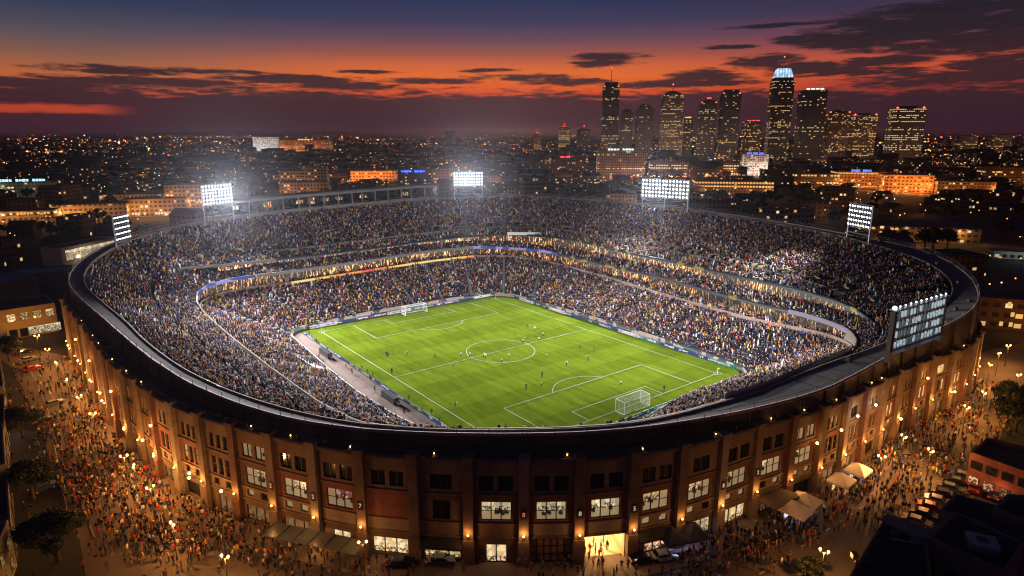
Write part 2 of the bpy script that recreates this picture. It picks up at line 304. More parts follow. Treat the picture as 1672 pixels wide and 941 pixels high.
def point_light(name, loc, power, col=(1, .5, .16), size=.15, parent=None):
    l = bpy.data.lights.new(name, 'POINT'); l.energy = power; l.color = col; l.shadow_soft_size = size
    o = link(bpy.data.objects.new(name, l), parent); o.location = loc; return o
def spot_light(name, loc, target, power, angle, col=(1, .97, .93), size=2., blend=.6):
    l = bpy.data.lights.new(name, 'SPOT'); l.energy = power; l.color = col; l.shadow_soft_size = size; l.spot_size = math.radians(angle); l.spot_blend = blend
    o = link(bpy.data.objects.new(name, l)); o.location = loc; d = Vector(target)-Vector(loc)
    o.rotation_euler = d.to_track_quat('-Z', 'Y').to_euler(); return o
TAB={
'C1':([60.7,58.6,56.9,55.4,54.2,53.1,52.2,51.5,50.8,50.4,50.1,49.9,49.8,49.9,50.2,50.4,50.7,51.1,51.7,52.5,53.4,54.5,55.5,56.7,58.1,59.6,60.9,62.5,64.3,65.9,67.6,69.2,68.5,67.4,66.6,65.7,64.6,63.8,63.2,62.7,62.3,61.5,60.8,60.3,60.0,59.9,59.9,60.1,60.8,62.1,63.7,65.5,67.6,70.0,71.6,70.8,67.5,64.5,61.9,59.6,57.5,55.5,53.7,52.2,50.9,49.8,48.9,48.1,47.5,47.1,46.7,46.5,46.3,46.2,46.3,46.5,46.8,47.3,47.9,48.5,49.3,50.2,51.3,52.7,54.2,56.0,58.1,60.7,63.7,67.0,68.4,69.3,68.3,66.8,65.6,64.6,63.7,62.9,62.2,61.7,61.4,61.3,61.3,61.5,61.9,62.4,63.0,63.4,63.9,64.7,65.7,66.8,68.2,69.9,71.5,72.2,71.4,68.8,65.7,63.0],
[1.2,1.2,1.2,1.2,1.2,1.2,1.2,1.2,1.2,1.2,1.2,1.2,1.2,1.2,1.2,1.2,1.2,1.2,1.2,1.2,1.2,1.2,1.2,1.2,1.2,1.2,1.2,1.2,1.2,1.2,1.2,1.2,1.2,1.2,1.2,1.2,1.2,1.2,1.2,1.2,1.2,1.2,1.2,1.2,1.2,1.2,1.2,1.2,1.2,1.2,1.2,1.2,1.2,1.2,1.2,1.2,1.2,1.2,1.2,1.2,1.2,1.2,1.2,1.2,1.2,1.2,1.2,1.2,1.2,1.2,1.2,1.2,1.2,1.2,1.2,1.2,1.2,1.2,1.2,1.2,1.2,1.2,1.2,1.2,1.2,1.2,1.2,1.2,1.2,1.2,1.2,1.2,1.2,1.2,1.2,1.2,1.2,1.2,1.2,1.2,1.2,1.2,1.2,1.2,1.2,1.2,1.2,1.2,1.2,1.2,1.2,1.2,1.2,1.2,1.2,1.2,1.2,1.2,1.2,1.2]),
'C2':([87.0,83.5,80.5,77.9,75.7,73.8,72.1,70.8,69.6,68.7,68.0,67.6,67.3,67.2,67.3,67.5,68.0,68.7,69.6,70.7,72.3,74.4,77.0,80.1,83.5,87.0,89.9,91.9,92.8,93.1,93.1,93.1,93.1,93.2,93.2,93.0,92.6,92.1,91.5,91.1,90.9,90.8,90.6,90.6,90.7,91.1,91.5,92.2,93.0,93.9,94.5,94.3,93.5,92.5,91.0,88.9,85.7,82.1,78.8,76.1,74.0,72.1,70.6,69.2,68.1,67.1,66.3,65.7,65.3,65.1,65.1,65.1,65.3,65.7,66.3,67.1,68.0,69.2,70.4,71.6,72.9,74.4,76.3,78.4,80.7,82.9,84.9,86.8,88.8,90.6,91.7,92.4,92.7,92.1,90.8,89.5,88.3,87.4,86.6,85.8,85.3,84.9,84.8,84.8,84.9,85.0,85.3,85.8,86.6,87.7,89.3,92.3,96.4,100.1,102.5,103.9,103.5,100.4,95.6,91.0],
[8.1,7.9,7.7,7.6,7.5,7.5,7.5,7.5,7.5,7.5,7.5,7.5,7.6,7.7,7.8,7.9,8.0,8.1,8.3,8.5,9.0,9.9,11.0,12.3,13.7,15.3,16.7,17.7,18.2,18.4,18.5,18.5,18.4,18.4,18.3,18.3,18.3,18.3,18.3,18.3,18.3,18.3,18.2,18.2,18.1,18.0,17.8,17.5,17.2,16.8,16.3,15.7,14.9,14.1,13.4,12.7,12.1,11.5,11.1,10.8,10.5,10.3,10.2,10.0,9.9,9.9,9.8,9.7,9.7,9.6,9.6,9.5,9.6,9.6,9.6,9.7,9.7,9.8,9.9,10.0,10.1,10.3,10.5,10.7,10.8,11.1,11.3,11.5,11.7,11.9,12.0,12.0,12.0,11.9,11.8,11.7,11.7,11.6,11.5,11.4,11.3,11.2,11.1,11.1,11.0,11.0,11.0,11.0,11.0,11.0,10.9,10.8,10.7,10.5,10.3,10.0,9.6,9.2,8.7,8.4]),
'C3':([87.3,83.8,80.8,78.2,76.0,74.1,72.5,71.1,70.0,69.1,68.4,67.9,67.6,67.5,67.6,67.9,68.4,69.0,69.9,71.1,72.6,74.7,77.3,80.4,83.8,87.3,90.3,92.2,93.1,93.4,93.5,93.5,93.5,93.6,93.6,93.4,93.0,92.5,91.9,91.5,91.2,91.1,91.0,90.9,91.1,91.4,91.9,92.5,93.3,94.3,95.1,95.2,94.6,93.7,92.4,90.8,88.9,86.6,84.0,81.5,79.4,77.7,76.4,75.2,74.3,73.5,72.8,72.3,71.9,71.8,71.8,72.1,72.3,72.4,72.3,72.4,72.7,73.1,73.8,74.6,75.7,77.0,78.6,80.5,82.7,85.3,88.0,90.0,91.4,92.7,94.1,95.4,96.3,96.3,95.4,94.3,93.4,92.6,91.6,90.4,89.1,88.1,87.5,87.1,87.1,87.3,87.8,88.5,89.5,90.5,91.7,93.9,97.6,101.3,103.7,105.1,104.5,101.0,96.0,91.3],
[9.5,9.3,9.1,9.0,8.9,8.9,8.9,8.9,8.9,8.9,8.9,8.9,9.0,9.1,9.2,9.3,9.4,9.5,9.7,9.9,10.4,11.3,12.4,13.7,14.9,16.2,17.6,18.6,19.1,19.3,19.4,19.4,19.3,19.3,19.2,19.2,19.2,19.2,19.2,19.2,19.2,19.2,19.1,19.1,19.0,18.9,18.7,18.4,18.1,17.8,17.8,17.9,17.9,17.6,17.2,16.7,16.3,16.0,15.6,15.2,14.9,14.7,14.5,14.3,14.1,14.0,14.0,14.0,14.0,14.0,14.0,14.0,14.0,14.0,14.1,14.1,14.2,14.3,14.4,14.5,14.7,14.9,15.0,15.2,15.4,15.6,15.8,15.9,16.0,16.0,16.0,16.0,16.0,16.0,15.9,15.9,15.9,15.8,15.8,15.7,15.6,15.6,15.5,15.5,15.5,15.5,15.5,15.5,15.5,15.5,15.5,15.5,15.4,15.2,14.9,14.4,13.3,11.6,10.3,9.8]),
'C4':([104.2,100.5,96.7,93.3,90.4,87.8,85.6,83.8,82.3,81.1,80.2,79.5,79.0,78.7,78.5,78.6,78.8,79.1,79.7,80.4,81.4,82.7,84.4,86.3,88.4,90.5,92.2,93.3,93.8,93.9,94.0,94.0,94.1,94.2,94.2,94.0,93.5,93.0,92.4,92.0,91.7,91.6,91.4,91.4,91.6,92.2,93.0,94.0,95.3,96.9,98.3,99.2,99.6,99.5,98.6,97.2,95.2,93.0,90.6,88.4,86.3,84.5,82.9,81.6,80.6,79.8,79.2,78.8,78.5,78.3,78.4,78.5,78.6,78.6,78.6,78.8,79.1,79.5,80.2,81.1,82.2,83.5,85.2,87.1,89.1,91.0,92.5,94.2,96.1,98.1,99.8,101.1,102.0,102.1,101.3,100.2,99.2,98.5,97.7,96.7,95.6,94.7,94.0,93.6,93.6,93.8,94.2,94.8,95.8,97.0,98.8,101.0,103.8,107.2,111.2,114.6,116.6,115.3,111.8,108.0],
[15.6,15.1,14.7,14.5,14.3,14.2,14.1,14.0,13.9,13.8,13.8,13.7,13.7,13.7,13.7,13.8,13.8,13.9,13.9,14.0,14.3,14.8,15.4,16.1,16.8,17.5,18.2,18.8,19.1,19.2,19.2,19.2,19.2,19.1,19.1,19.1,19.1,19.1,19.1,19.1,19.1,19.1,19.1,19.0,19.0,19.0,18.9,18.8,18.7,18.6,18.9,19.2,19.2,19.2,19.5,19.9,20.2,20.3,20.3,20.3,20.2,20.0,19.8,19.7,19.4,19.2,19.1,18.9,18.8,18.8,18.7,18.7,18.7,18.8,18.8,18.9,19.0,19.2,19.5,19.7,20.0,20.3,20.7,21.0,21.2,21.4,21.4,21.3,21.2,21.1,20.9,20.6,20.2,19.9,19.7,19.5,19.2,19.1,18.9,18.8,18.8,18.7,18.7,18.7,18.7,18.7,18.8,18.8,18.9,19.0,19.1,19.1,19.2,19.2,19.5,19.7,19.3,18.1,17.0,16.2]),
'C5':([124.9,120.8,116.2,111.8,107.9,104.6,101.7,99.3,97.3,95.8,94.7,93.7,92.9,92.3,91.9,91.7,91.6,91.5,91.6,91.8,92.1,92.5,92.9,93.4,93.9,94.3,94.6,94.6,94.6,94.6,94.6,94.6,94.7,94.9,95.0,94.7,94.2,93.6,93.0,92.6,92.3,92.1,92.0,92.0,92.3,93.1,94.3,95.8,97.8,100.0,102.4,104.9,107.6,110.6,113.8,117.4,120.9,124.1,126.4,127.7,127.8,126.4,123.6,121.1,120.1,119.6,118.5,117.3,116.4,115.8,115.4,115.0,114.8,114.8,115.2,115.9,116.8,117.6,118.4,119.4,120.6,122.0,123.6,125.5,127.9,130.8,134.0,137.2,139.8,140.4,138.6,136.0,134.0,132.7,132.0,131.4,130.5,129.2,127.5,125.7,124.3,123.5,123.2,123.3,123.7,124.3,125.3,126.8,129.0,131.2,132.3,133.0,133.7,134.5,135.3,135.5,134.7,133.1,131.0,128.3],
[23.1,22.2,21.6,21.1,20.8,20.6,20.4,20.2,20.0,19.8,19.7,19.6,19.5,19.4,19.3,19.3,19.2,19.1,19.1,19.0,19.0,19.0,19.0,19.0,19.0,19.0,19.0,19.0,19.0,19.0,19.0,19.0,19.0,19.0,19.0,19.0,19.0,19.0,19.0,19.0,19.0,19.0,19.0,19.0,19.0,19.1,19.2,19.3,19.4,19.7,19.9,20.2,20.5,20.9,21.5,22.1,22.9,23.8,24.8,25.8,26.9,28.0,29.0,29.8,30.3,30.6,30.9,31.2,31.4,31.7,31.9,32.0,32.2,32.3,32.5,32.6,32.7,32.8,32.9,33.0,33.1,33.2,33.3,33.4,33.5,33.5,33.6,33.7,33.7,33.7,33.7,33.7,33.7,33.7,33.7,33.7,33.6,33.4,33.3,33.2,33.1,33.0,32.8,32.7,32.5,32.4,32.2,32.0,31.7,31.5,31.2,30.8,30.3,29.7,29.0,28.1,27.1,26.1,25.1,24.0]),
'C6':([129.2,125.2,120.6,116.1,112.1,108.6,105.6,103.0,100.9,99.1,97.6,96.5,95.6,94.9,94.5,94.2,94.1,94.2,94.4,94.6,95.0,95.4,95.8,96.3,96.6,96.7,96.8,96.6,96.5,96.4,96.4,96.5,96.7,96.9,97.0,97.1,97.1,97.2,97.4,97.6,97.9,98.3,98.7,99.1,99.3,99.7,100.4,101.4,102.7,104.3,106.4,109.1,113.0,117.5,121.3,124.4,127.3,130.0,132.2,133.8,134.5,134.1,132.0,128.2,124.8,122.8,121.3,119.9,118.7,117.8,117.2,116.8,116.6,116.6,117.0,117.7,118.6,119.4,120.2,121.2,122.4,123.8,125.4,127.3,129.7,132.6,135.8,139.0,141.6,142.2,140.4,137.8,135.8,134.5,133.8,133.2,132.3,131.1,129.6,128.6,127.8,126.9,126.0,125.5,125.5,126.1,127.1,128.6,130.8,133.0,134.1,134.9,135.8,136.7,137.5,138.3,138.3,137.0,135.0,132.4],
[24.0,23.1,22.5,22.0,21.7,21.5,21.3,21.1,20.9,20.7,20.6,20.5,20.4,20.3,20.2,20.2,20.1,20.0,20.0,20.0,20.0,20.0,20.0,20.0,20.0,20.0,20.0,20.0,20.0,20.0,20.0,20.0,20.0,20.0,20.0,20.0,20.0,20.0,20.0,20.0,20.0,20.0,20.0,20.0,20.0,20.0,20.1,20.2,20.3,20.6,20.8,21.2,22.0,23.1,23.8,24.1,24.3,24.8,25.7,26.7,27.8,28.9,29.9,30.7,31.2,31.7,32.0,32.3,32.6,32.8,33.0,33.2,33.4,33.5,33.7,33.8,34.0,34.1,34.2,34.3,34.3,34.4,34.4,34.5,34.5,34.6,34.6,34.6,34.6,34.6,34.6,34.6,34.6,34.6,34.6,34.6,34.5,34.4,34.3,34.1,34.0,33.9,33.7,33.6,33.4,33.3,33.1,32.9,32.6,32.4,32.1,31.7,31.2,30.6,29.9,29.0,28.0,27.0,26.0,24.9]),
'F':([131.7,127.6,123.0,118.6,114.8,111.7,109.1,106.8,105.0,103.5,102.3,101.4,100.5,99.8,99.2,98.9,98.8,98.9,98.9,98.9,98.8,98.8,98.9,99.1,99.4,99.8,100.2,100.3,100.3,100.4,100.6,100.8,101.1,101.4,101.5,101.2,100.7,100.1,99.4,99.0,99.1,99.5,99.9,100.3,100.5,100.9,101.6,102.6,103.9,105.5,107.6,110.3,114.2,118.7,122.5,125.8,129.4,132.5,134.8,136.3,137.0,136.6,134.5,130.7,127.3,125.3,123.8,122.4,121.2,120.3,119.7,119.3,119.1,119.1,119.5,120.2,121.1,121.9,122.7,123.7,124.9,126.3,127.9,129.8,132.2,135.1,138.3,141.5,144.1,144.7,142.9,140.3,138.3,137.0,136.3,135.7,134.8,133.6,132.1,131.1,130.3,129.4,128.5,128.0,128.0,128.6,129.6,131.1,133.3,135.5,136.6,137.4,138.3,139.2,140.0,140.8,140.8,139.5,137.5,134.9],
[0.0,0.0,0.0,0.0,0.0,0.0,0.0,0.0,0.0,0.0,0.0,0.0,0.0,0.0,0.0,0.0,0.0,0.0,0.0,0.0,0.0,0.0,0.0,0.0,0.0,0.0,0.0,0.0,0.0,0.0,0.0,0.0,0.0,0.0,0.0,0.0,0.0,0.0,0.0,0.0,0.0,0.0,0.0,0.0,0.0,0.0,0.0,0.0,0.0,0.0,0.0,0.0,0.0,0.0,0.0,0.0,0.0,0.0,0.0,0.0,0.0,0.0,0.0,0.0,0.0,0.0,0.0,0.0,0.0,0.0,0.0,0.0,0.0,0.0,0.0,0.0,0.0,0.0,0.0,0.0,0.0,0.0,0.0,0.0,0.0,0.0,0.0,0.0,0.0,0.0,0.0,0.0,0.0,0.0,0.0,0.0,0.0,0.0,0.0,0.0,0.0,0.0,0.0,0.0,0.0,0.0,0.0,0.0,0.0,0.0,0.0,0.0,0.0,0.0,0.0,0.0,0.0,0.0,0.0,0.0]),
'STEP':([0.0,0.0,0.0,0.0,0.0,0.0,0.0,0.0,0.0,0.0,0.0,0.0,0.0,0.0,0.0,0.0,0.0,0.0,0.0,0.0,0.0,0.0,0.0,0.0,0.0,0.0,0.0,0.0,0.0,0.0,0.0,0.0,0.0,0.0,0.0,0.0,0.0,0.0,0.0,0.0,0.0,0.0,0.0,0.0,0.0,0.0,0.0,0.0,0.0,0.02,0.14,0.4,0.69,0.92,0.99,1.0,1.0,1.0,1.0,1.0,1.0,1.0,1.0,1.0,1.0,1.0,1.0,1.0,1.0,1.0,1.0,1.0,1.0,1.0,1.0,1.0,1.0,1.0,1.0,1.0,1.0,1.0,1.0,1.0,1.0,1.0,1.0,1.0,1.0,1.0,1.0,1.0,1.0,1.0,1.0,1.0,1.0,1.0,1.0,1.0,1.0,1.0,1.0,1.0,1.0,1.0,1.0,1.0,1.0,1.0,1.0,1.0,0.99,0.92,0.69,0.4,0.14,0.02,0.0,0.0],
[0.0,0.0,0.0,0.0,0.0,0.0,0.0,0.0,0.0,0.0,0.0,0.0,0.0,0.0,0.0,0.0,0.0,0.0,0.0,0.0,0.0,0.0,0.0,0.0,0.0,0.0,0.0,0.0,0.0,0.0,0.0,0.0,0.0,0.0,0.0,0.0,0.0,0.0,0.0,0.0,0.0,0.0,0.0,0.0,0.0,0.0,0.0,0.0,0.0,0.02,0.14,0.4,0.69,0.92,0.99,1.0,1.0,1.0,1.0,1.0,1.0,1.0,1.0,1.0,1.0,1.0,1.0,1.0,1.0,1.0,1.0,1.0,1.0,1.0,1.0,1.0,1.0,1.0,1.0,1.0,1.0,1.0,1.0,1.0,1.0,1.0,1.0,1.0,1.0,1.0,1.0,1.0,1.0,1.0,1.0,1.0,1.0,1.0,1.0,1.0,1.0,1.0,1.0,1.0,1.0,1.0,1.0,1.0,1.0,1.0,1.0,1.0,0.99,0.92,0.69,0.4,0.14,0.02,0.0,0.0]),
}
# ------------------------------------------------------------------ stadium plan: radius and height round the centre, every 3 degrees
CX, CY = -3.5, 187.6
CC = Vector((CX, CY, 0))
NA = 480
def curve(k):
    r, z = (np.array(v, float) for v in TAB[k]); t = np.arange(NA)*120/NA
    return np.interp(t, np.arange(121), np.r_[r, r[0]]), np.interp(t, np.arange(121), np.r_[z, z[0]])
ANG = np.radians(np.arange(NA)*360/NA-180)
R1, Z1 = curve('C1'); R2, Z2 = curve('C2'); R3, Z3 = curve('C3'); R4, Z4 = curve('C4'); R5, Z5 = curve('C5'); R6, Z6 = curve('C6'); RF, _ = curve('F'); STEP, _ = curve('STEP')
DEG = np.degrees(ANG)
def ang_i(deg): return int(round((deg+180)/360*NA)) % NA
HF = np.interp(DEG, [-180, -75, -55, -30, -12, 0, 180], [17.6, 17.8, 17.0, 15.6, 14.6, 16, 17.6])      # facade height
def loc(r, a, z): return (r*math.cos(a), r*math.sin(a), z)
def world(r, a, z): return Vector((CX+r*math.cos(a), CY+r*math.sin(a), z))
def polar(x, y): return math.hypot(x-CX, y-CY), math.atan2(y-CY, x-CX)
def at_ang(arr, a): return float(np.interp(((math.degrees(a)+180) % 360)/360*NA, np.arange(NA+1), np.r_[arr, arr[0]]))
stad = empty('stadium', (CX, CY, 0), 'huge oval brick and concrete stadium packed with spectators around a floodlit green pitch', 'stadium')
def ring(name, curves, mats, i0=0, i1=NA, mi=None, parent=stad, smooth=True):
    """sheet through a list of (r, z) curves between angle steps i0 and i1"""
    if i1 < i0: i1 += NA
    idx = np.arange(i0, i1+1) % NA; n = len(idx); V = []
    for r, z in curves:
        r = np.broadcast_to(r, (NA,)); z = np.broadcast_to(z, (NA,))
        V.append(np.stack([r[idx]*np.cos(ANG[idx]), r[idx]*np.sin(ANG[idx]), z[idx]], 1))
    V = np.concatenate(V); F = []
    for k in range(len(curves)-1):
        a = np.arange(n-1)+k*n; F.append(np.stack([a, a+1, a+1+n, a+n], 1))
    me = np_mesh(name, V, np.concatenate(F), mats, smooth=False)
    if mi is not None and isinstance(mats, (list, tuple)):
        me.polygons.foreach_set('material_index', np.repeat(mi, n-1).astype(np.int32))
    return link(bpy.data.objects.new(name, me), parent)
ins, out_ = (lambda r, d: r-d), (lambda r, d: r+d)

# materials of the bowl
def tier_mat(name, c):
    m, N, B = base_mat(name)
    tc = N.new('ShaderNodeTexCoord'); P = N.new('ShaderNodeSeparateXYZ'); N.l.new(tc.outputs['Object'], P.inputs[0])
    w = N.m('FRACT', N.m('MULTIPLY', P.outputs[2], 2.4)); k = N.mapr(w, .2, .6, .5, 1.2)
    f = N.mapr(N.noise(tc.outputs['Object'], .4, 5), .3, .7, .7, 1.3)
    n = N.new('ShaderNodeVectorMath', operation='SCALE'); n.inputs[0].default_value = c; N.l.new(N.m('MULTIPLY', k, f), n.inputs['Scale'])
    N.l.new(n.outputs[0], B.inputs['Base Color']); B.inputs['Roughness'].default_value = .9
    return m
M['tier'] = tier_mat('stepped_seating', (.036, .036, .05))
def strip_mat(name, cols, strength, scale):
    """warm emission painted in for lamplit club level walls, parted by dark posts and people"""
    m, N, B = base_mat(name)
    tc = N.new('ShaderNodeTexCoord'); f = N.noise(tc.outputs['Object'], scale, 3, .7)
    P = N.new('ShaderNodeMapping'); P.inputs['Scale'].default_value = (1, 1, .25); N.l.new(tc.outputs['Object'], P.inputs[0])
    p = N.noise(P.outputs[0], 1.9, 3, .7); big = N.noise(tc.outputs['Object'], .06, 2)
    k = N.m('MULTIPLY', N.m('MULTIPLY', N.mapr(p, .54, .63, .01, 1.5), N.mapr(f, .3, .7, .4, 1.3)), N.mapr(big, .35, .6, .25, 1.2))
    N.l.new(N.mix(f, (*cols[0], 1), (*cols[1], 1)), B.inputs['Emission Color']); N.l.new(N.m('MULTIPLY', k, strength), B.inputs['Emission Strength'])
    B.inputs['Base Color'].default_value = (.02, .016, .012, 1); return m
M['club'] = strip_mat('painted_club_glow', ((1, .36, .08), (1, .6, .26)), 1.9, 1.2)  # amber lamplight on the club and concourse back walls, painted as emission
M['beam'] = mat('pale_beam', (.2, .19, .18), .8, .25, .4)
M['fascia_dark'] = mat('dark_green_fascia', (.012, .028, .03), .5, .3, .3)
def led(name, cols, strength=.7, sc_=.5):
    m, N, B = base_mat(name)
    tc = N.new('ShaderNodeTexCoord'); f = N.noise(tc.outputs['Object'], sc_, 2, .4)
    n = len(cols); st = [((i+.0)/n*.5+.28, (*c, 1)) for i, c in enumerate(cols)] if n == 4 else [(0, (*cols[0], 1)), (.6, (*cols[1], 1)), (.64, (*cols[2], 1))]
    N.l.new(N.ramp(f, st, 'CONSTANT'), B.inputs['Emission Color']); B.inputs['Emission Strength'].default_value = strength
    B.inputs['Base Color'].default_value = (.02, .02, .02, 1); return m
M['led_fire'] = led('orange_red_ribbon_screen', [(.8, .05, .03), (.9, .25, .03), (.9, .5, .05), (.8, .6, .2)], 1.1, .035)
M['led_blue'] = led('blue_ribbon_screen', [(.05, .08, .5), (.35, .35, .8), (.04, .08, .4), (.3, .32, .6)], .7, .1)
M['led_mix'] = led('dark_ribbon_screen', [(.004, .014, .018), (.4, .3, .03), (.005, .012, .022)], .6, .05)

m, N, B = base_mat('inner_wall_panels'); tc = N.new('ShaderNodeTexCoord'); f = N.noise(tc.outputs['Object'], .11, 3, .6); g = N.noise(tc.outputs['Object'], 1.2, 3)
N.l.new(N.mix(N.m('MULTIPLY', g, .35), N.ramp(f, [(0, (.02, .05, .05)), (.47, (.42, .33, .26)), (.58, (.05, .045, .05)), (.64, (.4, .12, .08))], 'CONSTANT'), (.03, .03, .03, 1)), B.inputs['Base Color']); M['inner'] = m
# inner wall at the edge of the pitch and the three tiers
ring('inner_wall', [(R1-.25, 0*R1), (R1-.25, Z1+.25), (R1, Z1+.25), (R1, Z1-.1)], M['inner'])
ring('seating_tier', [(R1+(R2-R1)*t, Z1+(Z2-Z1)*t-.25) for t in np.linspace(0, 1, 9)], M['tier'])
ring('parapet', [(R2, Z2-.3), (R2, Z2+.75), (R2+.3, Z2+.75), (R2+.3, Z2-.2)], mat('pinkish_parapet', (.34, .24, .2), .85, .25, .4))
i0, i1 = ang_i(-22), ang_i(171)
Rs = np.minimum(R2+2.6, R3+2.6)
ring('club_floor', [(R2+.3, Z2-.05), (R3+2.2, Z2-.05)], M['concrete'], i0, i1)
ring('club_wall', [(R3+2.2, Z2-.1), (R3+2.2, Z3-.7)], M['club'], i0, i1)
ring('club_soffit', [(R3+2.2, Z3-.75), (R3, Z3-1.05)], M['beam'], i0, i1)
# fascia over the club level: beam, orange ribbon, blue ribbons
def band(name, R, Z, h, t, m, d0, d1, dr=0.):
    return ring(name, [(R-dr, Z-h), (R-dr, Z), (R+t, Z), (R+t, Z-h), (R-dr, Z-h)], m, ang_i(d0), ang_i(d1))
band('fascia_beam', R3, Z3, 1.05, .5, M['beam'], 98, 156)
band('ribbon_screen', R3, Z3, .95, .5, M['led_blue'], 74, 98)
band('ribbon_screen', R3, Z3, 1.0, .5, M['led_mix'], -6, 74)
band('ribbon_screen', R3, Z3, 1.1, .5, M['led_blue'], 156, 172)
band('fascia_beam', R3, Z3, 1.3, .5, mat('lilac_grey_fascia', (.22, .2, .27), .7, .15, .4), -22, -6)
band('ribbon_screen', R2, Z2+.85, .8, .1, M['led_fire'], 98, 151, .12)
ring('terrace_wall', [(R2+.3, Z2), (R3, Z3), (R3+.3, Z3), (R3+.3, Z3-.8)], mat('cream_terrace_wall', (.27, .22, .18), .85, .25, .4), ang_i(172), ang_i(338))
Rm = R4*STEP+(R4)*(1-STEP); Zm = Z3-.6+(R4+.6-R3)*.36
Zm = np.where(STEP > .5, Zm, Z4-.2)
ring('seating_tier', [(R3+.3, Z3-.6), (R4+.8*STEP, Zm)], M['tier'])
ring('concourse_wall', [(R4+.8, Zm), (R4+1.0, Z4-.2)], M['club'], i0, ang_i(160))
band('ribbon_screen', R4, Z4+.35, 1.0, .4, M['led_mix'], -22, 70)
band('ribbon_screen', R4, Z4+.35, 1.0, .4, M['fascia_dark'], 70, 150)
band('fascia_beam', R4, Z4+.35, 1.0, .4, M['beam'], 150, 166)
ring('concourse_soffit', [(R4, Z4-.66), (R4+1.0, Z4-.66)], M['beam'], i0, ang_i(160))
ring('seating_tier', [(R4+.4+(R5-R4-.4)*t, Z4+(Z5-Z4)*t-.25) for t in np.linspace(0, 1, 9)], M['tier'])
ring('back_wall', [(R5, Z5-.3), (R5, Z5+.7), (R5+.35, Z5+.7), (R5+.35, Z5-.5)], M['concrete'])
ring('rim_walkway', [(R5+.35, Z5+.5), (R6, Z6-.35)], mat('walkway_paving', (.17, .15, .135), .85, .35, .4))
ring('rim_parapet', [(R6, Z6-.5), (R6, Z6), (R6+.4, Z6+.03), (R6+.4, Z6-.4)], mat('weathered_rim', (.3, .22, .18), .8, .3, .4))
ring('rim_wall', [(R6+.4, Z6-.4), (R6+.7, HF-1.3)], M['rim_panel'], smooth=False)
M['rib'] = mat('rib_steel', (.075, .06, .05), .6, .2, 1)
for i in range(0, NA//2+1, 5):
    b = MB(); a = ANG[i]; b.tube(loc(R6[i]+.55, a, Z6[i]-.4), loc(R6[i]+.85, a, HF[i]-1.2), .16, .22, 4); b.build('rim_rib', M['rib'], stad)
ring('roof_terrace', [(R6+.7, HF-1.25), (RF-.2, HF-1.1)], M['roof_felt'])
ring('cornice', [(RF+.35, HF-.55), (RF+.35, HF), (RF-.25, HF), (RF-.25, HF-1.2)], M['tan'])
# railings: rim, terrace and stand railings
def railing(name, R, Z, h, d0, d1, m, every=4, rails=(1., .5), r=.04):
    b = MB(); i = ang_i(d0); j = ang_i(d1); j = j if j > i else j+NA
    for q in range(i, j):
        q0, q1 = q % NA, (q+1) % NA
        for f in rails: b.tube(loc(R[q0], ANG[q0], Z[q0]+h*f), loc(R[q1], ANG[q1], Z[q1]+h*f), r, None, 3, cap=False)
        if q % every == 0: b.tube(loc(R[q0], ANG[q0], Z[q0]), loc(R[q0], ANG[q0], Z[q0]+h), r*1.3, None, 4)
    return b.build(name, m, stad)
M['rail'] = mat('galvanised_rail', (.42, .4, .4), .5, .2, 1, .4)
railing('railing', R6+.2, Z6, 1.1, -30, 178, M['rail'])
railing('railing', R6+.2, Z6, .8, 178, 330, mat('dark_rail', (.12, .1, .09), .5, .2, 1, .4), rails=(1.,), r=.05)
railing('railing', RF-.1, HF, 1.0, -178, -10, mat('terrace_rail', (.14, .12, .11), .5, .2, 1, .4), rails=(1., .6, .25))
railing('railing', R2+.1, Z2+.75, 1.0, -66, -28, M['rail'], 2, (1., .7, .4), .05)
ring('walkway_fence', [(R2+.12, Z2+.4), (R2+.12, Z2+1.75), (R2+.2, Z2+1.75), (R2+.2, Z2+.4)], mat('pale_fence_panels', (.5, .43, .34), .8, .35, .7, stretch=(1, 1, .1)), ang_i(-63), ang_i(-30))
for d in np.arange(-170, -14, 6.3):
    a = math.radians(d+random.uniform(-2, 2)); b = MB(); b.ball(loc(at_ang(RF, a)-.2, a, at_ang(HF, a)+.55), .12, 6, 4); b.build('terrace_lamp', M['lamp_warm'], stad)
M['stairs'] = mat('aisle_concrete', (.13, .12, .115), .9, .3, .8)
def aisle(d, Ra, Za, Rb, Zb):
    a = math.radians(d); i = ang_i(d); r0, r1, z0, z1 = Ra[i], Rb[i], Za[i], Zb[i]
    if r1-r0 < 3: return
    b = MB(); n = 14
    for k in range(n):
        t0, t1 = k/n, (k+1)/n; z = z0+(z1-z0)*t1-.18; ra, rb = r0+(r1-r0)*t0, r0+(r1-r0)*t1; o_ = lambda r, s: (r*math.cos(a)-s*math.sin(a), r*math.sin(a)+s*math.cos(a))
        b.face([(*o_(ra, -.5), z), (*o_(rb, -.5), z), (*o_(rb, .5), z), (*o_(ra, .5), z)]); b.face([(*o_(ra, -.5), z), (*o_(ra, .5), z), (*o_(ra, .5), z-(z1-z0)/n), (*o_(ra, -.5), z-(z1-z0)/n)])
    b.build('aisle_stair', M['stairs'], stad)
for k in range(32): aisle(k*360/32-180, R1+.2, Z1, R2-.1, Z2)
for k in range(40): aisle(k*360/40-180, R4+.6, Z4, R5-.2, Z5)
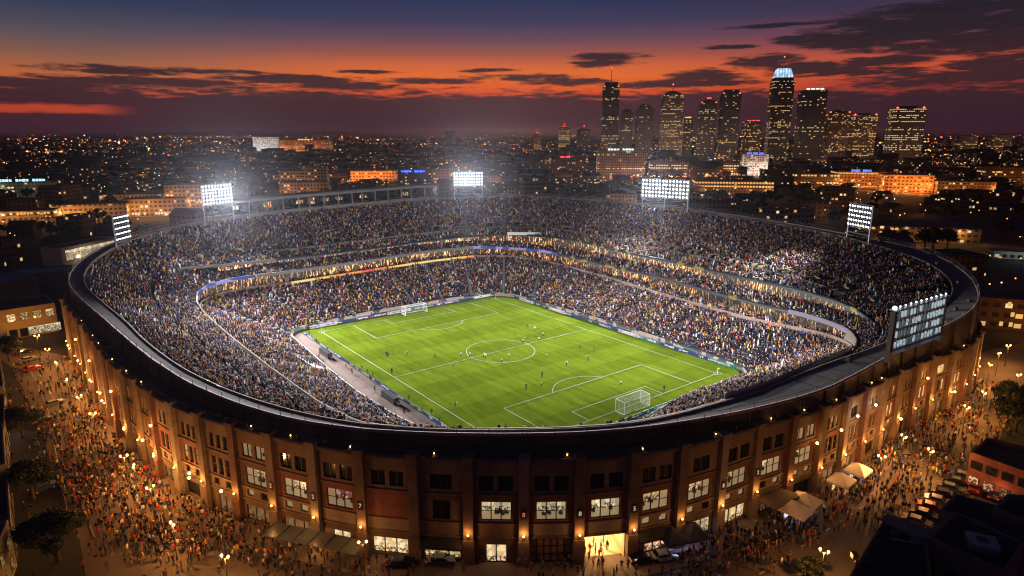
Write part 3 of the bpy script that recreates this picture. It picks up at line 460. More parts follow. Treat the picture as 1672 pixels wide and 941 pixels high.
# round-cornered stair portals in the upper tier
for d in list(np.arange(-12, 160, 6.6)):
    a = math.radians(d); i = ang_i(d); t = .22 if d < 80 else .26
    r = R4[i]+(R5[i]-R4[i])*t; z = Z4[i]+(Z5[i]-Z4[i])*t
    b = MB(); ca = a
    for s in (-1, 1):
        x, y = r*math.cos(a)-s*1.7*math.sin(a), r*math.sin(a)+s*1.7*math.cos(a)
        b.box((x, y, z+.3), (3.2, .3, 1.3), a)
    b.box(loc(r+1.7, a, z+.9), (.4, 3.7, .6), a)
    b.box(loc(r-.2, a, z-.2), (3., 3.0, .5), a, 1)
    b.build('stair_portal', [M['portal'] if 'portal' in M else M.setdefault('portal', mat('ochre_portal', (.2, .165, .1), .8, .2, 1)), M['glass_dark']], stad)
ii = ang_i(-14), ang_i(160)
tA = .16
ring('aisle_wall', [(R4+(R5-R4)*tA, Z4+(Z5-Z4)*tA-.3), (R4+(R5-R4)*tA, Z4+(Z5-Z4)*tA+.75), (R4+(R5-R4)*tA+.2, Z4+(Z5-Z4)*tA+.75)], mat('grey_aisle_wall', (.17, .16, .14), .8, .5, .15), ang_i(-8), ang_i(152))
# open gallery with posts along the left rim (press boxes and lounges)
gal = ring('gallery_roof', [(R5+.1, Z5+6.2), (R5+.1, Z5+7.2), (R6+6, Z6+6.6), (R6+6, Z6+5.6), (R5+.1, Z5+6.2)], M['beam'], ang_i(104), ang_i(147))
ring('gallery_sill', [(R5-.05, Z5+.5), (R5-.05, Z5+1.7), (R5+.4, Z5+1.7)], M['beam'], ang_i(104), ang_i(147), parent=gal)
gw = ring('gallery_back', [(R6+5, Z6-1), (R6+5, Z6+5.7)], M['glass_dark'], ang_i(104), ang_i(147), parent=gal)
for k, d in enumerate(np.linspace(104.4, 146.6, 16)):
    i = ang_i(d); b = MB(); b.box(loc(R5[i]+.3, ANG[i], Z5[i]+3.9), (.45, .45, 4.8), ANG[i]); b.build('post', M['beam'], gal)
    if k in (2, 5, 7, 8, 9, 10, 12, 14):
        i2 = ang_i(d+1.2); b = MB(); rr = R6[i2]+4.7; a = ANG[i2]
        b.box(loc(rr, a, Z5[i2]+(3.6 if k != 2 else 3.2)), (.1, 3.4, 1.5 if k % 3 else 2.6), a)
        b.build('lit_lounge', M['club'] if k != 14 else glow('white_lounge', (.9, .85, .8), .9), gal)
# small white score panel on the far concourse
b = MB(); i = ang_i(84.5); b.box(loc(R4[i]-.3, ANG[i], Z4[i]+.6), (.5, 15, 1.3), ANG[i]); b.box(loc(R4[i]-.3, ANG[i]+.072, Z4[i]-.8), (.5, .5, 3.5), ANG[i])
b.build('screen_housing', M['white'], stad)

# ------------------------------------------------------------------ brick facade, bay by bay
def facade_pts(d0, d1, step):
    pts = []; last = None; acc = 0
    for d in np.arange(d0, d1, .1):
        a = math.radians(d); r = at_ang(RF, a); p = Vector((r*math.cos(a), r*math.sin(a), 0))
        if last is None: pts.append(p)
        else:
            acc += (p-last).length
            if acc >= step: pts.append(p); acc = 0
        last = p
    return pts
bays = facade_pts(-177, -11, 8.35)
M['roomwall'] = glow('room_walls', (1, .72, .4), .16, (.4, .33, .24)); M['roomlamp'] = glow('room_lamp', (1, .9, .65), 3)
INT = [interior('cream_room', (1, .58, .24), (1, .74, .4), 1.0), interior('white_room', (1, .76, .42), (.95, .8, .52), .95, 1.2), interior('amber_room', (1, .5, .14), (1, .7, .3), .9), interior('red_room', (.9, .1, .08), (1, .7, .5), .8, 2.2), interior('gold_room', (.9, .6, .12), (.7, .5, .15), .5, 2)]
SHOP = [interior('shop_interior', (1, .6, .25), (1, .8, .5), 1.0, 2), interior('dim_shop_interior', (.8, .3, .1), (.9, .5, .2), .35, 2), interior('colourful_shop_interior', (1, .75, .4), (.8, .15, .1), 1.1, 3.2)]
M['frame'] = mat('dark_window_frame', (.03, .025, .02), .5, .2, 3)
M['signs'] = glow('lit_pilaster_sign', (1, .8, .6), .55)
M['signred'] = glow('lit_red_sign', (.9, .25, .15), .6)
wall_lamps = []; far_frames = MB(); all_bays = []
def font_mesh(txt, size):
    cu = bpy.data.curves.new('lettering', 'FONT'); cu.body = txt; cu.size = size; cu.extrude = .02; cu.align_x = 'CENTER'; cu.align_y = 'CENTER'
    o = bpy.data.objects.new('lettering', cu); C.objects.link(o); dg = bpy.context.evaluated_depsgraph_get()
    me = bpy.data.meshes.new_from_object(o.evaluated_get(dg)); bpy.data.objects.remove(o); return me
def window(x0, x1, z0, z1, nx, nz, M4, pane_mat, name='window', depth=.3):
    """frame with mullions, the pane behind it; M4 maps (along, out, up) of the bay to the stadium"""
    b = MB(); t = .09; w, h = x1-x0, z1-z0
    def bar(a, b_, c, d): b.box(((a+b_)/2, 0, (c+d)/2), (b_-a, .12, d-c))
    bar(0, w, 0, t); bar(0, w, h-t, h); bar(0, t, t, h-t); bar(w-t, w, t, h-t)
    for k in range(1, nx): bar(w*k/nx-.085, w*k/nx+.085, t, h-t)
    for k in range(1, nz):
        for q in range(nx): bar(w*q/nx+.06, w*(q+1)/nx-.06, h*k/nz-.035, h*k/nz+.035)
    o = b.build(name, M['frame'], stad); o.matrix_local = M4 @ Matrix.Translation((x0, -depth, z0))
    p = MB()
    if pane_mat is M['glass_dark'] or name != 'window' or w < 1.4:
        p.face([(t, -.05, t), (w-t, -.05, t), (w-t, -.05, h-t), (t, -.05, h-t)][::-1]); p.build('pane', pane_mat, o)
    else:
        e = .02; dp = -2.2; q = [(e, e), (w-e, e), (w-e, h-e), (e, h-e)]
        p.face([(x, dp, z) for x, z in q][::-1])
        for i_ in range(4):
            (xa, za), (xb, zb) = q[i_], q[(i_+1) % 4]; p.face([(xa, -.08, za), (xb, -.08, zb), (xb, dp, zb), (xa, dp, za)], 0 if i_ == 2 else 1)
        rm_ = p.build('room', [pane_mat, M['roomwall']], o)
        f_ = MB()
        for k in range(random.randint(3, 6)):
            x = random.uniform(.3, w-.3); hh = random.uniform(.5, 1.15); y = random.uniform(-2., -1.1)
            if random.random() < .5: f_.box((x, y, .02+hh*.36), (.36, .22, hh*.72), 0, 0); f_.ball((x, y, hh*.72+.16), .14)
            else: f_.box((x, y, .02+hh*.25), (random.uniform(.3, .8), .4, hh*.5), random.random(), 0)
        f_.build('furnishing', M['frame'], o)
        l_ = MB()
        for k in range(random.randint(1, 3)): l_.ball((w*(k+.7)/3.2, -1.2, h-.3), .16, 8, 5)
        l_.build('ceiling_lamp', M['roomlamp'], o)
    return o
def find_bay(px):
    best = min(range(len(bays)-1), key=lambda i: abs(pix(*( (bays[i]+bays[i+1])/2+CC+Vector((0, 0, 8))))[0]-px)); return best
nB = len(bays)-1
BX = [pix(*((bays[i]+bays[i+1])/2+CC+Vector((0, 0, 8))))[0] for i in range(nB)]
ENTR = find_bay(955); BLANK = find_bay(612)
def near_px(i, px): return i == find_bay(px)
spec = {find_bay(p): v for p, v in {408: (0, 4), 478: (0, None), 540: (3, None), 612: ('blank', None), 686: ('dark', None), 767: (1, None), 860: (1, None), 953: (1, None), 1040: (0, None), 1122: (0, None), 1197: (2, None), 1275: (0, None), 1320: (2, 2)}.items()}
for i in range(nB):
    p, q = bays[i], bays[i+1]; d = (q-p); L = d.length; ex = d.normalized(); ny = Vector((ex.y, -ex.x, 0))       # outward normal
    if ny.dot(p) < 0: ny = -ny
    mid = (p+q)/2; a = math.atan2(mid.y, mid.x); H = at_ang(HF, a)-.05
    M4 = Matrix((( ex.x, ny.x, 0, p.x), (ex.y, ny.y, 0, p.y), (0, 0, 1, 0), (0, 0, 0, 1)))
    wpx = mid+CC; sx_ = BX[i]; vis = 40 < sx_ < 1640
    big, topm = spec.get(i, (None, None))
    left = sx_ < 390; right = sx_ > 1340
    if big is None: big = random.choice([0, 2, 2, 'dark', 'dark', 0]) if (left or right) else 'dark'
    k = H/17.8
    zt0, zt1, zb0, zb1, zs0, zs1 = 12.5*k, 15.0*k, 7.4*k, 10.6*k, 5.1*k, 6.4*k
    x0, x1 = .85, L-.85
    m2 = L/2
    holes = []; wins = []
    if i % 5 == 3 and not left: tw = [(m2-1.7, m2+1.7)]
    elif left or right: tw = [(m2-2.3, m2-1.2), (m2-.55, m2+.55), (m2+1.2, m2+2.3)]
    else: tw = [(m2-2.6, m2-.35), (m2+.35, m2+2.6)]
    for (u0, u1) in tw:
        holes.append((u0, u1, zt0, zt1)); litm = M['glass_dark']
        if topm is not None: litm = INT[topm]
        elif (left or right) and random.random() < .3: litm = INT[random.choice([0, 2, 4])]
        wins.append((u0, u1, zt0, zt1, 2 if u1-u0 > 1.5 else 1, 1, litm))
    if big != 'blank':
        if left or right:
            for c in (-1.75, 0, 1.75):
                holes.append((m2+c-.65, m2+c+.65, zb0, zb1)); wins.append((m2+c-.65, m2+c+.65, zb0, zb1, 1, 2, M['glass_dark'] if big == 'dark' or random.random() < .4 else INT[big]))
        else:
            hw = 2.3 if big != 'dark' else 1.4
            holes.append((m2-hw, m2+hw, zb0, zb1)); wins.append((m2-hw, m2+hw, zb0, zb1, 3 if hw > 2 else 2, 2, M['glass_dark'] if big == 'dark' else INT[big]))
    if big in (0, 2, 3, 'dark') and abs(sx_-612) > 60 and abs(sx_-767) > 60:
        for c in (-1.6, 1.5):
            holes.append((m2+c-.75, m2+c+.75, zs0, zs1)); wins.append((m2+c-.75, m2+c+.75, zs0, zs1, 1, 1, INT[big] if big != 'dark' and random.random() < .75 else M['glass_dark']))
    # ground floor
    if i == ENTR: g = ('arch', (1.0, L-1.0, 0, 4.3))
    elif near_px(i, 860): g = ('gate', (1.0, L-1.0, 0, 4.2))
    else: g = ('shop', (1.3, L-1.3, .5, 3.3)) if i % 3 != 1 else ('door', (m2-1.6, m2+1.6, 0, 3.2))
    holes.append(g[1])
    # wall with openings
    xs = sorted({0, L, x0, x1, *[h for q_ in holes for h in q_[:2]]}); zs = sorted({0, 4.5*k, 4.9*k, 7.0*k, 11.6*k, 12.0*k, 16.0*k, H, *[h for q_ in holes for h in q_[2:]]})
    w = MB(); br = 0 if (i*7) % 5 not in (1, 3) else 1
    for xa, xb in zip(xs, xs[1:]):
        for za, zb in zip(zs, zs[1:]):
            cx_, cz_ = (xa+xb)/2, (za+zb)/2
            if any(h[0] < cx_ < h[1] and h[2] < cz_ < h[3] for h in holes): continue
            if cz_ < 4.9*k: mm = 2
            elif cz_ < 7.0*k: mm = 2 if br else 3
            elif cz_ < 12.0*k: mm = (2 if abs(cx_-m2) < 2.9 and big == 'dark' and (7.2*k < cz_ < 10.9*k) else br)
            else: mm = 2 if (abs(cx_-m2) < L*.36) or br else 0
            w.face([(xa, 0, za), (xb, 0, za), (xb, 0, zb), (xa, 0, zb)][::-1], mm)
    for h in holes:
        dp = -.42 if h is not g[1] or g[0] not in ('arch',) else -14
        x_a, x_b, z_a, z_b = h; mm = 2
        for A, B_ in (((x_a, z_a), (x_b, z_a)), ((x_b, z_a), (x_b, z_b)), ((x_b, z_b), (x_a, z_b)), ((x_a, z_b), (x_a, z_a))):
            w.face([(A[0], 0, A[1]), (A[0], dp, A[1]), (B_[0], dp, B_[1]), (B_[0], 0, B_[1])], 4 if dp < -1 else mm)
        if dp < -1: w.face([(x_a, dp, z_a), (x_a, dp, z_b), (x_b, dp, z_b), (x_b, dp, z_a)], 4)
    # sill courses
    for zc, hh in ((4.55*k, .34), (7.0*k-.1, .22), (11.75*k, .3)): w.box((L/2, .09, zc), (L-1.5, .2, hh), 0, 2)
    wo = w.build('facade_wall', [M['brick'], M['brick2'], M['tan'], M['concrete'], M['passage'] if 'passage' in M else M.setdefault('passage', mat('cream_passage', (.6, .45, .28), .8, .15, .6))], stad); wo.matrix_local = M4
    for wd in wins: all_bays.append(((wpx-Vector((0, 0, 0))).length, M4, wd))
    # shopfront
    if g[0] in ('shop', 'door'):
        r_ = random.random(); pm = SHOP[0] if near_px(i, 686) else SHOP[2] if near_px(i, 1040) else SHOP[1] if r_ < .45 else SHOP[0] if r_ < .65 else M['glass_dark']
        window(g[1][0], g[1][1], g[1][2], g[1][3], 3 if g[0] == 'shop' else 2, 1, M4, pm, 'shopfront' if g[0] == 'shop' else 'door')
        if i % 2 == 0 and 560 < sx_ < 1200 and not near_px(i, 1122):
            aw = MB(); aw.face([(.9, .05, 4.2), (.9, 1.7, 3.3), (L-.9, 1.7, 3.3), (L-.9, .05, 4.2)]); aw.face([(.9, .05, 4.1), (L-.9, .05, 4.1), (L-.9, 1.7, 3.2), (.9, 1.7, 3.2)]); aw.face([(.9, 1.7, 3.0), (L-.9, 1.7, 3.0), (L-.9, 1.7, 3.3), (.9, 1.7, 3.3)])
            ao = aw.build('awning', M['awning'], stad); ao.matrix_local = M4
    elif g[0] == 'gate':
        window(g[1][0], g[1][1], 0.05, g[1][3], 6, 3, M4, mat('gate_backing', (.28, .18, .09), .7, .2, 1), 'gate')
    if i == ENTR:
        for yy in (-3, -8):
            lp = MB(); lp.ball((0, 0, 0), .16, m=0); lo = lp.build('ceiling_lamp', M['lamp_warm'], stad); lo.matrix_local = M4 @ Matrix.Translation((m2, yy, 3.9))
            point_light('passage_light', (M4 @ Vector((m2, yy, 3.6)))+CC, 2000, (1, .6, .26), .3)
# pilasters with lamps and small signs
for i, p in enumerate(bays):
    a = math.atan2(p.y, p.x); H = at_ang(HF, a)
    nx_ = bays[min(i+1, nB)]-bays[max(i-1, 0)]; rz = math.atan2(nx_.y, nx_.x); n2 = Vector((math.sin(rz), -math.cos(rz), 0))
    if n2.dot(p) < 0: n2 = -n2
    b = MB(); c = p+n2*.15
    b.box((c.x, c.y, H/2+.1), (1.5, 1.3, H+.2), rz); b.box((c.x+n2.x*.1, c.y+n2.y*.1, H+.45), (1.75, 1.6, .5), rz); b.box((c.x+n2.x*.1, c.y+n2.y*.1, 2.2), (1.75, 1.5, 4.4), rz)
    b.build('pilaster', M['brick2'] if i % 3 == 2 and not 420 < pix(p.x+CX, p.y+CY, 5)[0] < 1250 else M['tan'] if i % 4 else M['concrete'], stad)
    if i % 3 == 1:
        b = MB(); ux = Vector((math.cos(rz), math.sin(rz), 0)); e = p+ux*1.0+n2*.12; b.tube((e.x, e.y, .2), (e.x, e.y, H-.4), .07, None, 5); b.box((e.x, e.y, H-.6), (.3, .3, .4), rz); b.build('drainpipe', M['frame'], stad)
    x, y, dd = pix(p.x+CX, p.y+CY, 5)
    if not (60 < x < 1640): continue
    if not (650 < x < 760):
        lz = 5.4; fp = p+n2*1.15
        b = MB(); b.tube((fp.x-n2.x*.4, fp.y-n2.y*.4, lz-.25), (fp.x, fp.y, lz-.25), .05); b.tube((fp.x, fp.y, lz-.3), (fp.x, fp.y, lz-.12), .09)
        br_ = b.build('wall_lamp', M['frame'], stad); g_ = MB(); g_.ball((fp.x, fp.y, lz+.08), .17); g_.build('globe', M['lamp_warm'], br_)
        wall_lamps.append((fp+CC+n2*.35+Vector((0, 0, lz+.1)), dd, x))
for j, (dist, M4, wd) in enumerate(sorted(all_bays, key=lambda q: q[0])):
    if j < 100: window(*wd[:4], wd[4], wd[5], M4, wd[6])
    else:
        u0, u1, z0, z1 = wd[:4]
        P = [M4 @ Vector(q) for q in ((u0, -.3, z0), (u1, -.3, z0), (u1, -.3, z1), (u0, -.3, z1))]
        far_frames.face([tuple(v) for v in P][::-1], 0 if wd[6] is M['glass_dark'] else 1)
fw = far_frames.build('distant_window', [M['glass_dark'], INT[2]], stad); fw['kind'] = 'stuff'
for j, (px, txt, mm) in enumerate([(445, '2', 'signs'), (505, '2', 'signs'), (578, '7', 'signs'), (812, '8', 'signred'), (907, '8', 'signs'), (999, '5', 'signs'), (1167, '8', 'signs'), (1238, '2', 'signs')]):
    i = min(range(len(bays)), key=lambda q: abs(pix(*(bays[q]+CC+Vector((0, 0, 8))))[0]-px)); p = bays[i]
    nx_ = bays[i+1]-bays[i-1]; rz = math.atan2(nx_.y, nx_.x); n2 = Vector((math.sin(rz), -math.cos(rz), 0))
    if n2.dot(p) < 0: n2 = -n2
    b = MB(); c = p+n2*.86; b.box((c.x, c.y, 9.), (.9, .1, 1.5), rz); so_ = b.build('sign', M['frame'], stad)
    me = font_mesh(txt, 1.0); me.materials.append(M[mm]); t = link(bpy.data.objects.new('numeral', me), so_); t.matrix_local = Matrix.Translation((c.x+n2.x*.07, c.y+n2.y*.07, 9.)) @ Matrix.Rotation(rz, 4, 'Z') @ Matrix.Rotation(pi/2, 4, 'X')
# ------------------------------------------------------------------ spectators: one mass of seated people
SHIRTS = np.array([(.012, .014, .03), (.01, .01, .012), (.03, .025, .03), (.02, .03, .09), (.55, .36, .03), (.6, .5, .1), (.62, .6, .58), (.35, .03, .03), (.04, .08, .25), (.32, .14, .05), (.1, .1, .11), (.2, .1, .16), (.45, .2, .06)])
SHW = np.array([.27, .19, .12, .1, .028, .014, .12, .045, .06, .05, .07, .06, .045]); SHW = SHW/SHW.sum()
SKIN = np.array([(.6, .37, .26), (.45, .24, .15), (.14, .07, .05), (.02, .015, .012), (.62, .4, .28), (.05, .03, .02)])
def seat_rows(Ra, Za, Rb, Zb, rowd, sp, aisles, aw, d0=-180, d1=180, occ=.94, skip=None):
    out = []
    run = Rb-Ra; nmax = int(run.max()/rowd)
    for k in range(nmax):
        s = (k+.5)*rowd
        r = Ra+s; ok = s < run-.35
        if not ok.any(): continue
        per = float(np.mean(r[ok]))*2*pi; n = int(per/sp)
        a = (np.arange(n)+rng.random(n)*.55+.5*(k % 2))*2*pi/n-pi
        deg = np.degrees(a); t = (deg+180)/360*NA
        f = lambda arr: np.interp(t, np.arange(NA+1), np.r_[arr, arr[0]])
        ra, rb, za, zb = f(Ra), f(Rb), f(Za), f(Zb)
        rr = ra+s+rng.normal(0, .08, n); m = (s < rb-ra-.35) & (rng.random(n) < occ) & (deg > d0) & (deg < d1)
        ai = np.round((deg+180)/360*aisles)/aisles*360-180
        m &= np.abs(deg-ai)*pi/180*rr > aw
        if skip is not None: m &= ~skip(deg, (rr-ra)/(rb-ra))
        # real arc spacing varies with the radius, so thin or keep
        keep = np.minimum(1, rr*2*pi/per+.25); m &= rng.random(n) < keep
        z = za+(rr-ra)/(rb-ra)*(zb-za)-.25
        out.append(np.stack([rr*np.cos(a)+CX, rr*np.sin(a)+CY, z, a], 1)[m])
    return np.concatenate(out)
POR = np.arange(-12, 160, 6.6)
def portal_skip(deg, t):
    near = np.min(np.abs(deg[:, None]-POR[None]), 1) < .95
    return (near & (t > .15) & (t < .34)) | ((np.abs(t-tA) < .012) & (deg > -8) & (deg < 152))
low = seat_rows(R1+.8, Z1, R2-.4, Z2, .74, .5, 32, .8, skip=lambda d, t: (t < .1) & (d > -172) & (d < -106) & (np.sin(d*9) > .3))
mid = seat_rows(R3+.9, Z3-.5, R4+.2, Zm+.1, .76, .52, 48, .6, skip=lambda d, t: (d > -108) & (d < -36))
upp = seat_rows(R4+1.0, Z4+.15, R5-.6, Z5, .76, .52, 40, .8, skip=portal_skip)
clb = seat_rows(R2+.6, Z2+.25, R3+1.9, Z2+.25, .9, .62, 60, .5, -20, 156)
seats = np.concatenate([low, mid, upp, clb])
def crowd_mesh(name, P, lean=0., faceto=True, shirt_p=SHW, stand=.14):
    n = len(P); a = P[:, 3]+pi if faceto else P[:, 3]
    st = rng.random(n) < stand; hs = np.where(st, rng.uniform(1.55, 1.8, n), rng.uniform(.74, .98, n))
    w = rng.uniform(.16, .24, n); ca, sa = np.cos(a), np.sin(a)
    base = [(-1, -.6, .05, .85), (-1, .6, .05, .85), (1, .6, .05, .85), (1, -.6, .05, .85)]
    V = np.zeros((n, 14, 3)); up = np.where(rng.random(n) < .12, .28, 0)
    for q, (sy, sx_, z, k) in enumerate(base):
        for lvl in (0, 1):
            lx = sx_*w*(.85 if lvl else 1.15); ly = sy*w*(1.05 if lvl else .95)
            V[:, q+4*lvl, 0] = P[:, 0]+lx*ca-ly*sa; V[:, q+4*lvl, 1] = P[:, 1]+lx*sa+ly*ca
            V[:, q+4*lvl, 2] = P[:, 2]+(hs*.8+(up if q % 2 else 0) if lvl else .03)
    hc = np.stack([P[:, 0]+.04*ca, P[:, 1]+.04*sa, P[:, 2]+hs*.92], 1)
    for q, (dx, dy, dz) in enumerate([(.13, 0, 0), (0, .13, 0), (-.13, 0, 0), (0, -.13, 0), (0, 0, .15), (0, 0, -.15)]):
        V[:, 8+q] = hc+np.array([dx, dy, dz])
    o = (np.arange(n)*14)[:, None]
    quads = np.array([(0, 1, 5, 4), (1, 2, 6, 5), (2, 3, 7, 6), (3, 0, 4, 7), (4, 5, 6, 7)]); tris = np.array([(8, 9, 12), (9, 10, 12), (10, 11, 12), (11, 8, 12), (9, 8, 13), (10, 9, 13), (11, 10, 13), (8, 11, 13)])
    Fq = (o[:, :, None]+quads[None]).reshape(-1, 4); Ft = (o[:, :, None]+tris[None]).reshape(-1, 3)
    ci = rng.choice(len(SHIRTS), n, p=shirt_p)
    blk = (np.sin(P[:, 0]*.21+1)*np.sin(P[:, 1]*.17)+rng.normal(0, .35, n)) > .75      # a few blocks of yellow supporters
    ci = np.where(blk & (rng.random(n) < .14), 4, ci)
    sh = SHIRTS[ci]*rng.uniform(.7, 1.25, (n, 1)); sk = SKIN[rng.choice(len(SKIN), n, p=[.22, .2, .14, .2, .14, .1])]
    col = np.concatenate([np.repeat(sh, 5, 0), np.repeat(sk, 8, 0)])
    me = np_mesh(name, V.reshape(-1, 3), [Fq, Ft], M['crowd'], col)
    return link(bpy.data.objects.new(name, me))
cr = crowd_mesh('seated_crowd', seats); cr['kind'] = 'stuff'
print('spectators', len(seats))

# ------------------------------------------------------------------ pitch
PL, PW = 105., 72.868; PA = -0.915
pu = Vector((math.cos(PA), math.sin(PA), 0)); pv = Vector((-math.sin(PA), math.cos(PA), 0)); PC = Vector((-3.513, 187.583, 0))
def pp(u, v, z=0.): return PC+pu*(u-PL/2)+pv*(v-PW/2)+Vector((0, 0, z))
PM = Matrix.Translation(PC) @ Matrix.Rotation(PA, 4, 'Z')
m, N, B = base_mat('mown_grass')
tc = N.new('ShaderNodeTexCoord'); P3 = N.new('ShaderNodeSeparateXYZ'); N.l.new(tc.outputs['Object'], P3.inputs[0])
u1 = N.m('FLOOR', N.m('DIVIDE', N.m('ADD', P3.outputs[0], 200), 8.75)); v1 = N.m('FLOOR', N.m('DIVIDE', N.m('ADD', P3.outputs[1], 200), 12.1))
ch = N.m('ADD', N.m('MULTIPLY', N.m('PINGPONG', u1, 1), .7), N.m('MULTIPLY', N.m('PINGPONG', v1, 1), .3))
mpg = N.new('ShaderNodeMapping'); mpg.inputs['Scale'].default_value = (.25, 1.4, 1); N.l.new(tc.outputs['Object'], mpg.inputs[0])
g1 = N.noise(mpg.outputs[0], .35, 6, .65); g2 = N.noise(tc.outputs['Object'], 3.5, 4, .6)
k = N.m('MULTIPLY', N.mapr(ch, 0, 1, .84, 1.08), N.m('MULTIPLY', N.mapr(g1, .3, .7, .78, 1.2), N.mapr(g2, .3, .7, .85, 1.15)))
gm = N.mix(g1, (.08, .128, .009, 1), (.112, .152, .012, 1))
nv = N.new('ShaderNodeVectorMath', operation='SCALE'); N.l.new(gm, nv.inputs[0]); N.l.new(k, nv.inputs['Scale'])
N.l.new(nv.outputs[0], B.inputs['Base Color']); B.inputs['Roughness'].default_value = 1; B.inputs['Specular IOR Level'].default_value = 0
M['grass'] = m
b = MB(); b.face([(-58.0, -42.3, .012), (58.2, -42.3, .012), (58.2, 43.4, .012), (-58., 43.4, .012)])
pg = b.build('pitch_grass', M['grass']); pg.matrix_world = PM; pg['kind'] = 'structure'
b = MB(); lw = .125; z = .02
def seg(u0, v0, u1, v1):
    d = Vector((u1-u0, v1-v0, 0)); n = Vector((-d.y, d.x, 0)).normalized()*lw/2; t = d.normalized()*lw/2
    A = Vector((u0-PL/2, v0-PW/2, z))-t; E = Vector((u1-PL/2, v1-PW/2, z))+t
    b.face([A-n, E-n, E+n, A+n])
def arc(u, v, r, a0, a1, n=48):
    for k in range(n):
        t0, t1 = a0+(a1-a0)*k/n, a0+(a1-a0)*(k+1)/n
        b.face([(u-PL/2+q*math.cos(t), v-PW/2+q*math.sin(t), z) for q, t in ((r-lw/2, t0), (r-lw/2, t1), (r+lw/2, t1), (r+lw/2, t0))])
z = .020
seg(0, 0, PL, 0); seg(0, PW, PL, PW); z = .022; seg(0, 0, 0, PW); seg(PL, 0, PL, PW); seg(PL/2, 0, PL/2, PW)
z = .024; arc(PL/2, PW/2, 10.6, 0, 2*pi, 80)
for s in (0, 1):
    U = lambda u: u if s == 0 else PL-u
    z = .026
    for dp, hw in ((17.7, 24.84), (6.06, 13.1)):
        seg(U(0), PW/2-hw, U(dp), PW/2-hw); seg(U(0), PW/2+hw, U(dp), PW/2+hw)
        z += .002; seg(U(dp), PW/2-hw, U(dp), PW/2+hw); z += .002
    th = math.acos((17.7-12.)/10.6); arc(U(12.), PW/2, 10.6, (-th if s == 0 else pi-th), (th if s == 0 else pi+th), 30)
    for v in (0, PW): arc(U(0), v, 1.1, 0, 2*pi, 16)
pm = b.build('pitch_markings', mat('chalk_line', (.42, .43, .38), .9, .15, 1.5)); pm.matrix_world = PM; pm['kind'] = 'structure'
b = MB(); n_ = 60; idx = [ang_i(d) for d in np.linspace(-180, 174, n_)]
b.face([(world(R1[i], ANG[i], .004)) for i in idx]); ap = b.build('apron_track', M['apron']); ap['kind'] = 'structure'
# goals
M['net'] = mat('white_net_cord', (.7, .7, .7), .8, .1, 3)
def goal(u, sgn, label):
    o = empty('goal', pp(u, PW/2), label, 'goal', 'the two goals', PA+(0 if sgn > 0 else pi))
    w, h, d = 4.5, 3.2, 3.0; b = MB(); r = .09
    for s in (-1, 1):
        b.tube((0, s*w, 0), (0, s*w, h), r, None, 8); b.tube((0, s*w, h), (d*.95, s*w, h*.96), r*.8); b.tube((d, s*w, 0), (d*.95, s*w, h*.96), r*.8); b.tube((0, s*w, .06), (d, s*w, .06), r*.7)
    b.tube((0, -w, h), (0, w, h), r, None, 8); b.tube((d*.95, -w, h*.96), (d*.95, w, h*.96), r*.8); b.tube((d, -w, .06), (d, w, .06), r*.7)
    b.build('goal_frame', M['white'], o)
    b = MB(); st = .42
    for k in range(int(2*w/st)+1):
        y = -w+k*st; b.tube((d, y, .06), (d*.95, y, h*.96), .016, None, 3, cap=False); b.tube((d*.95, y, h*.96), (0, y, h), .016, None, 3, cap=False)
    for k in range(1, 7): b.tube((d, -w, h*k/7), (d, w, h*k/7), .016, None, 3, cap=False)
    for s in (-1, 1):
        for k in range(1, 7): b.tube((0, s*w, h*k/7), (d, s*w, h*k/7), .016, None, 3, cap=False); b.tube((d*k/7, s*w, 0), (d*k/7, s*w, h*.97), .016, None, 3, cap=False)
    for k in range(1, 6): b.tube((d*k/6, -w, h*.98), (d*k/6, w, h*.98), .016, None, 3, cap=False)
    b.build('net', M['net'], o); return o
goal(PL, 1, 'white framed football goal with net at the near right end of the pitch'); goal(0, -1, 'white framed football goal with net at the far left end of the pitch')
for u, v, t in ((0, 0, 'left corner of the pitch by the brown track'), (0, PW, 'far corner of the pitch'), (PL, PW, 'right corner of the pitch')):
    o = empty('corner_flag', pp(u, v), 'thin corner flag standing at the '+t, 'corner flag', 'flags at the pitch corners'); b = MB(); b.tube((0, 0, 0), (0, 0, 1.7), .04); b.build('pole', M['white'], o)
    b = MB(); b.box((.25, 0, 1.5), (.5, .03, .36)); b.build('flag', mat('flag_cloth', (.7, .25, .05)), o)
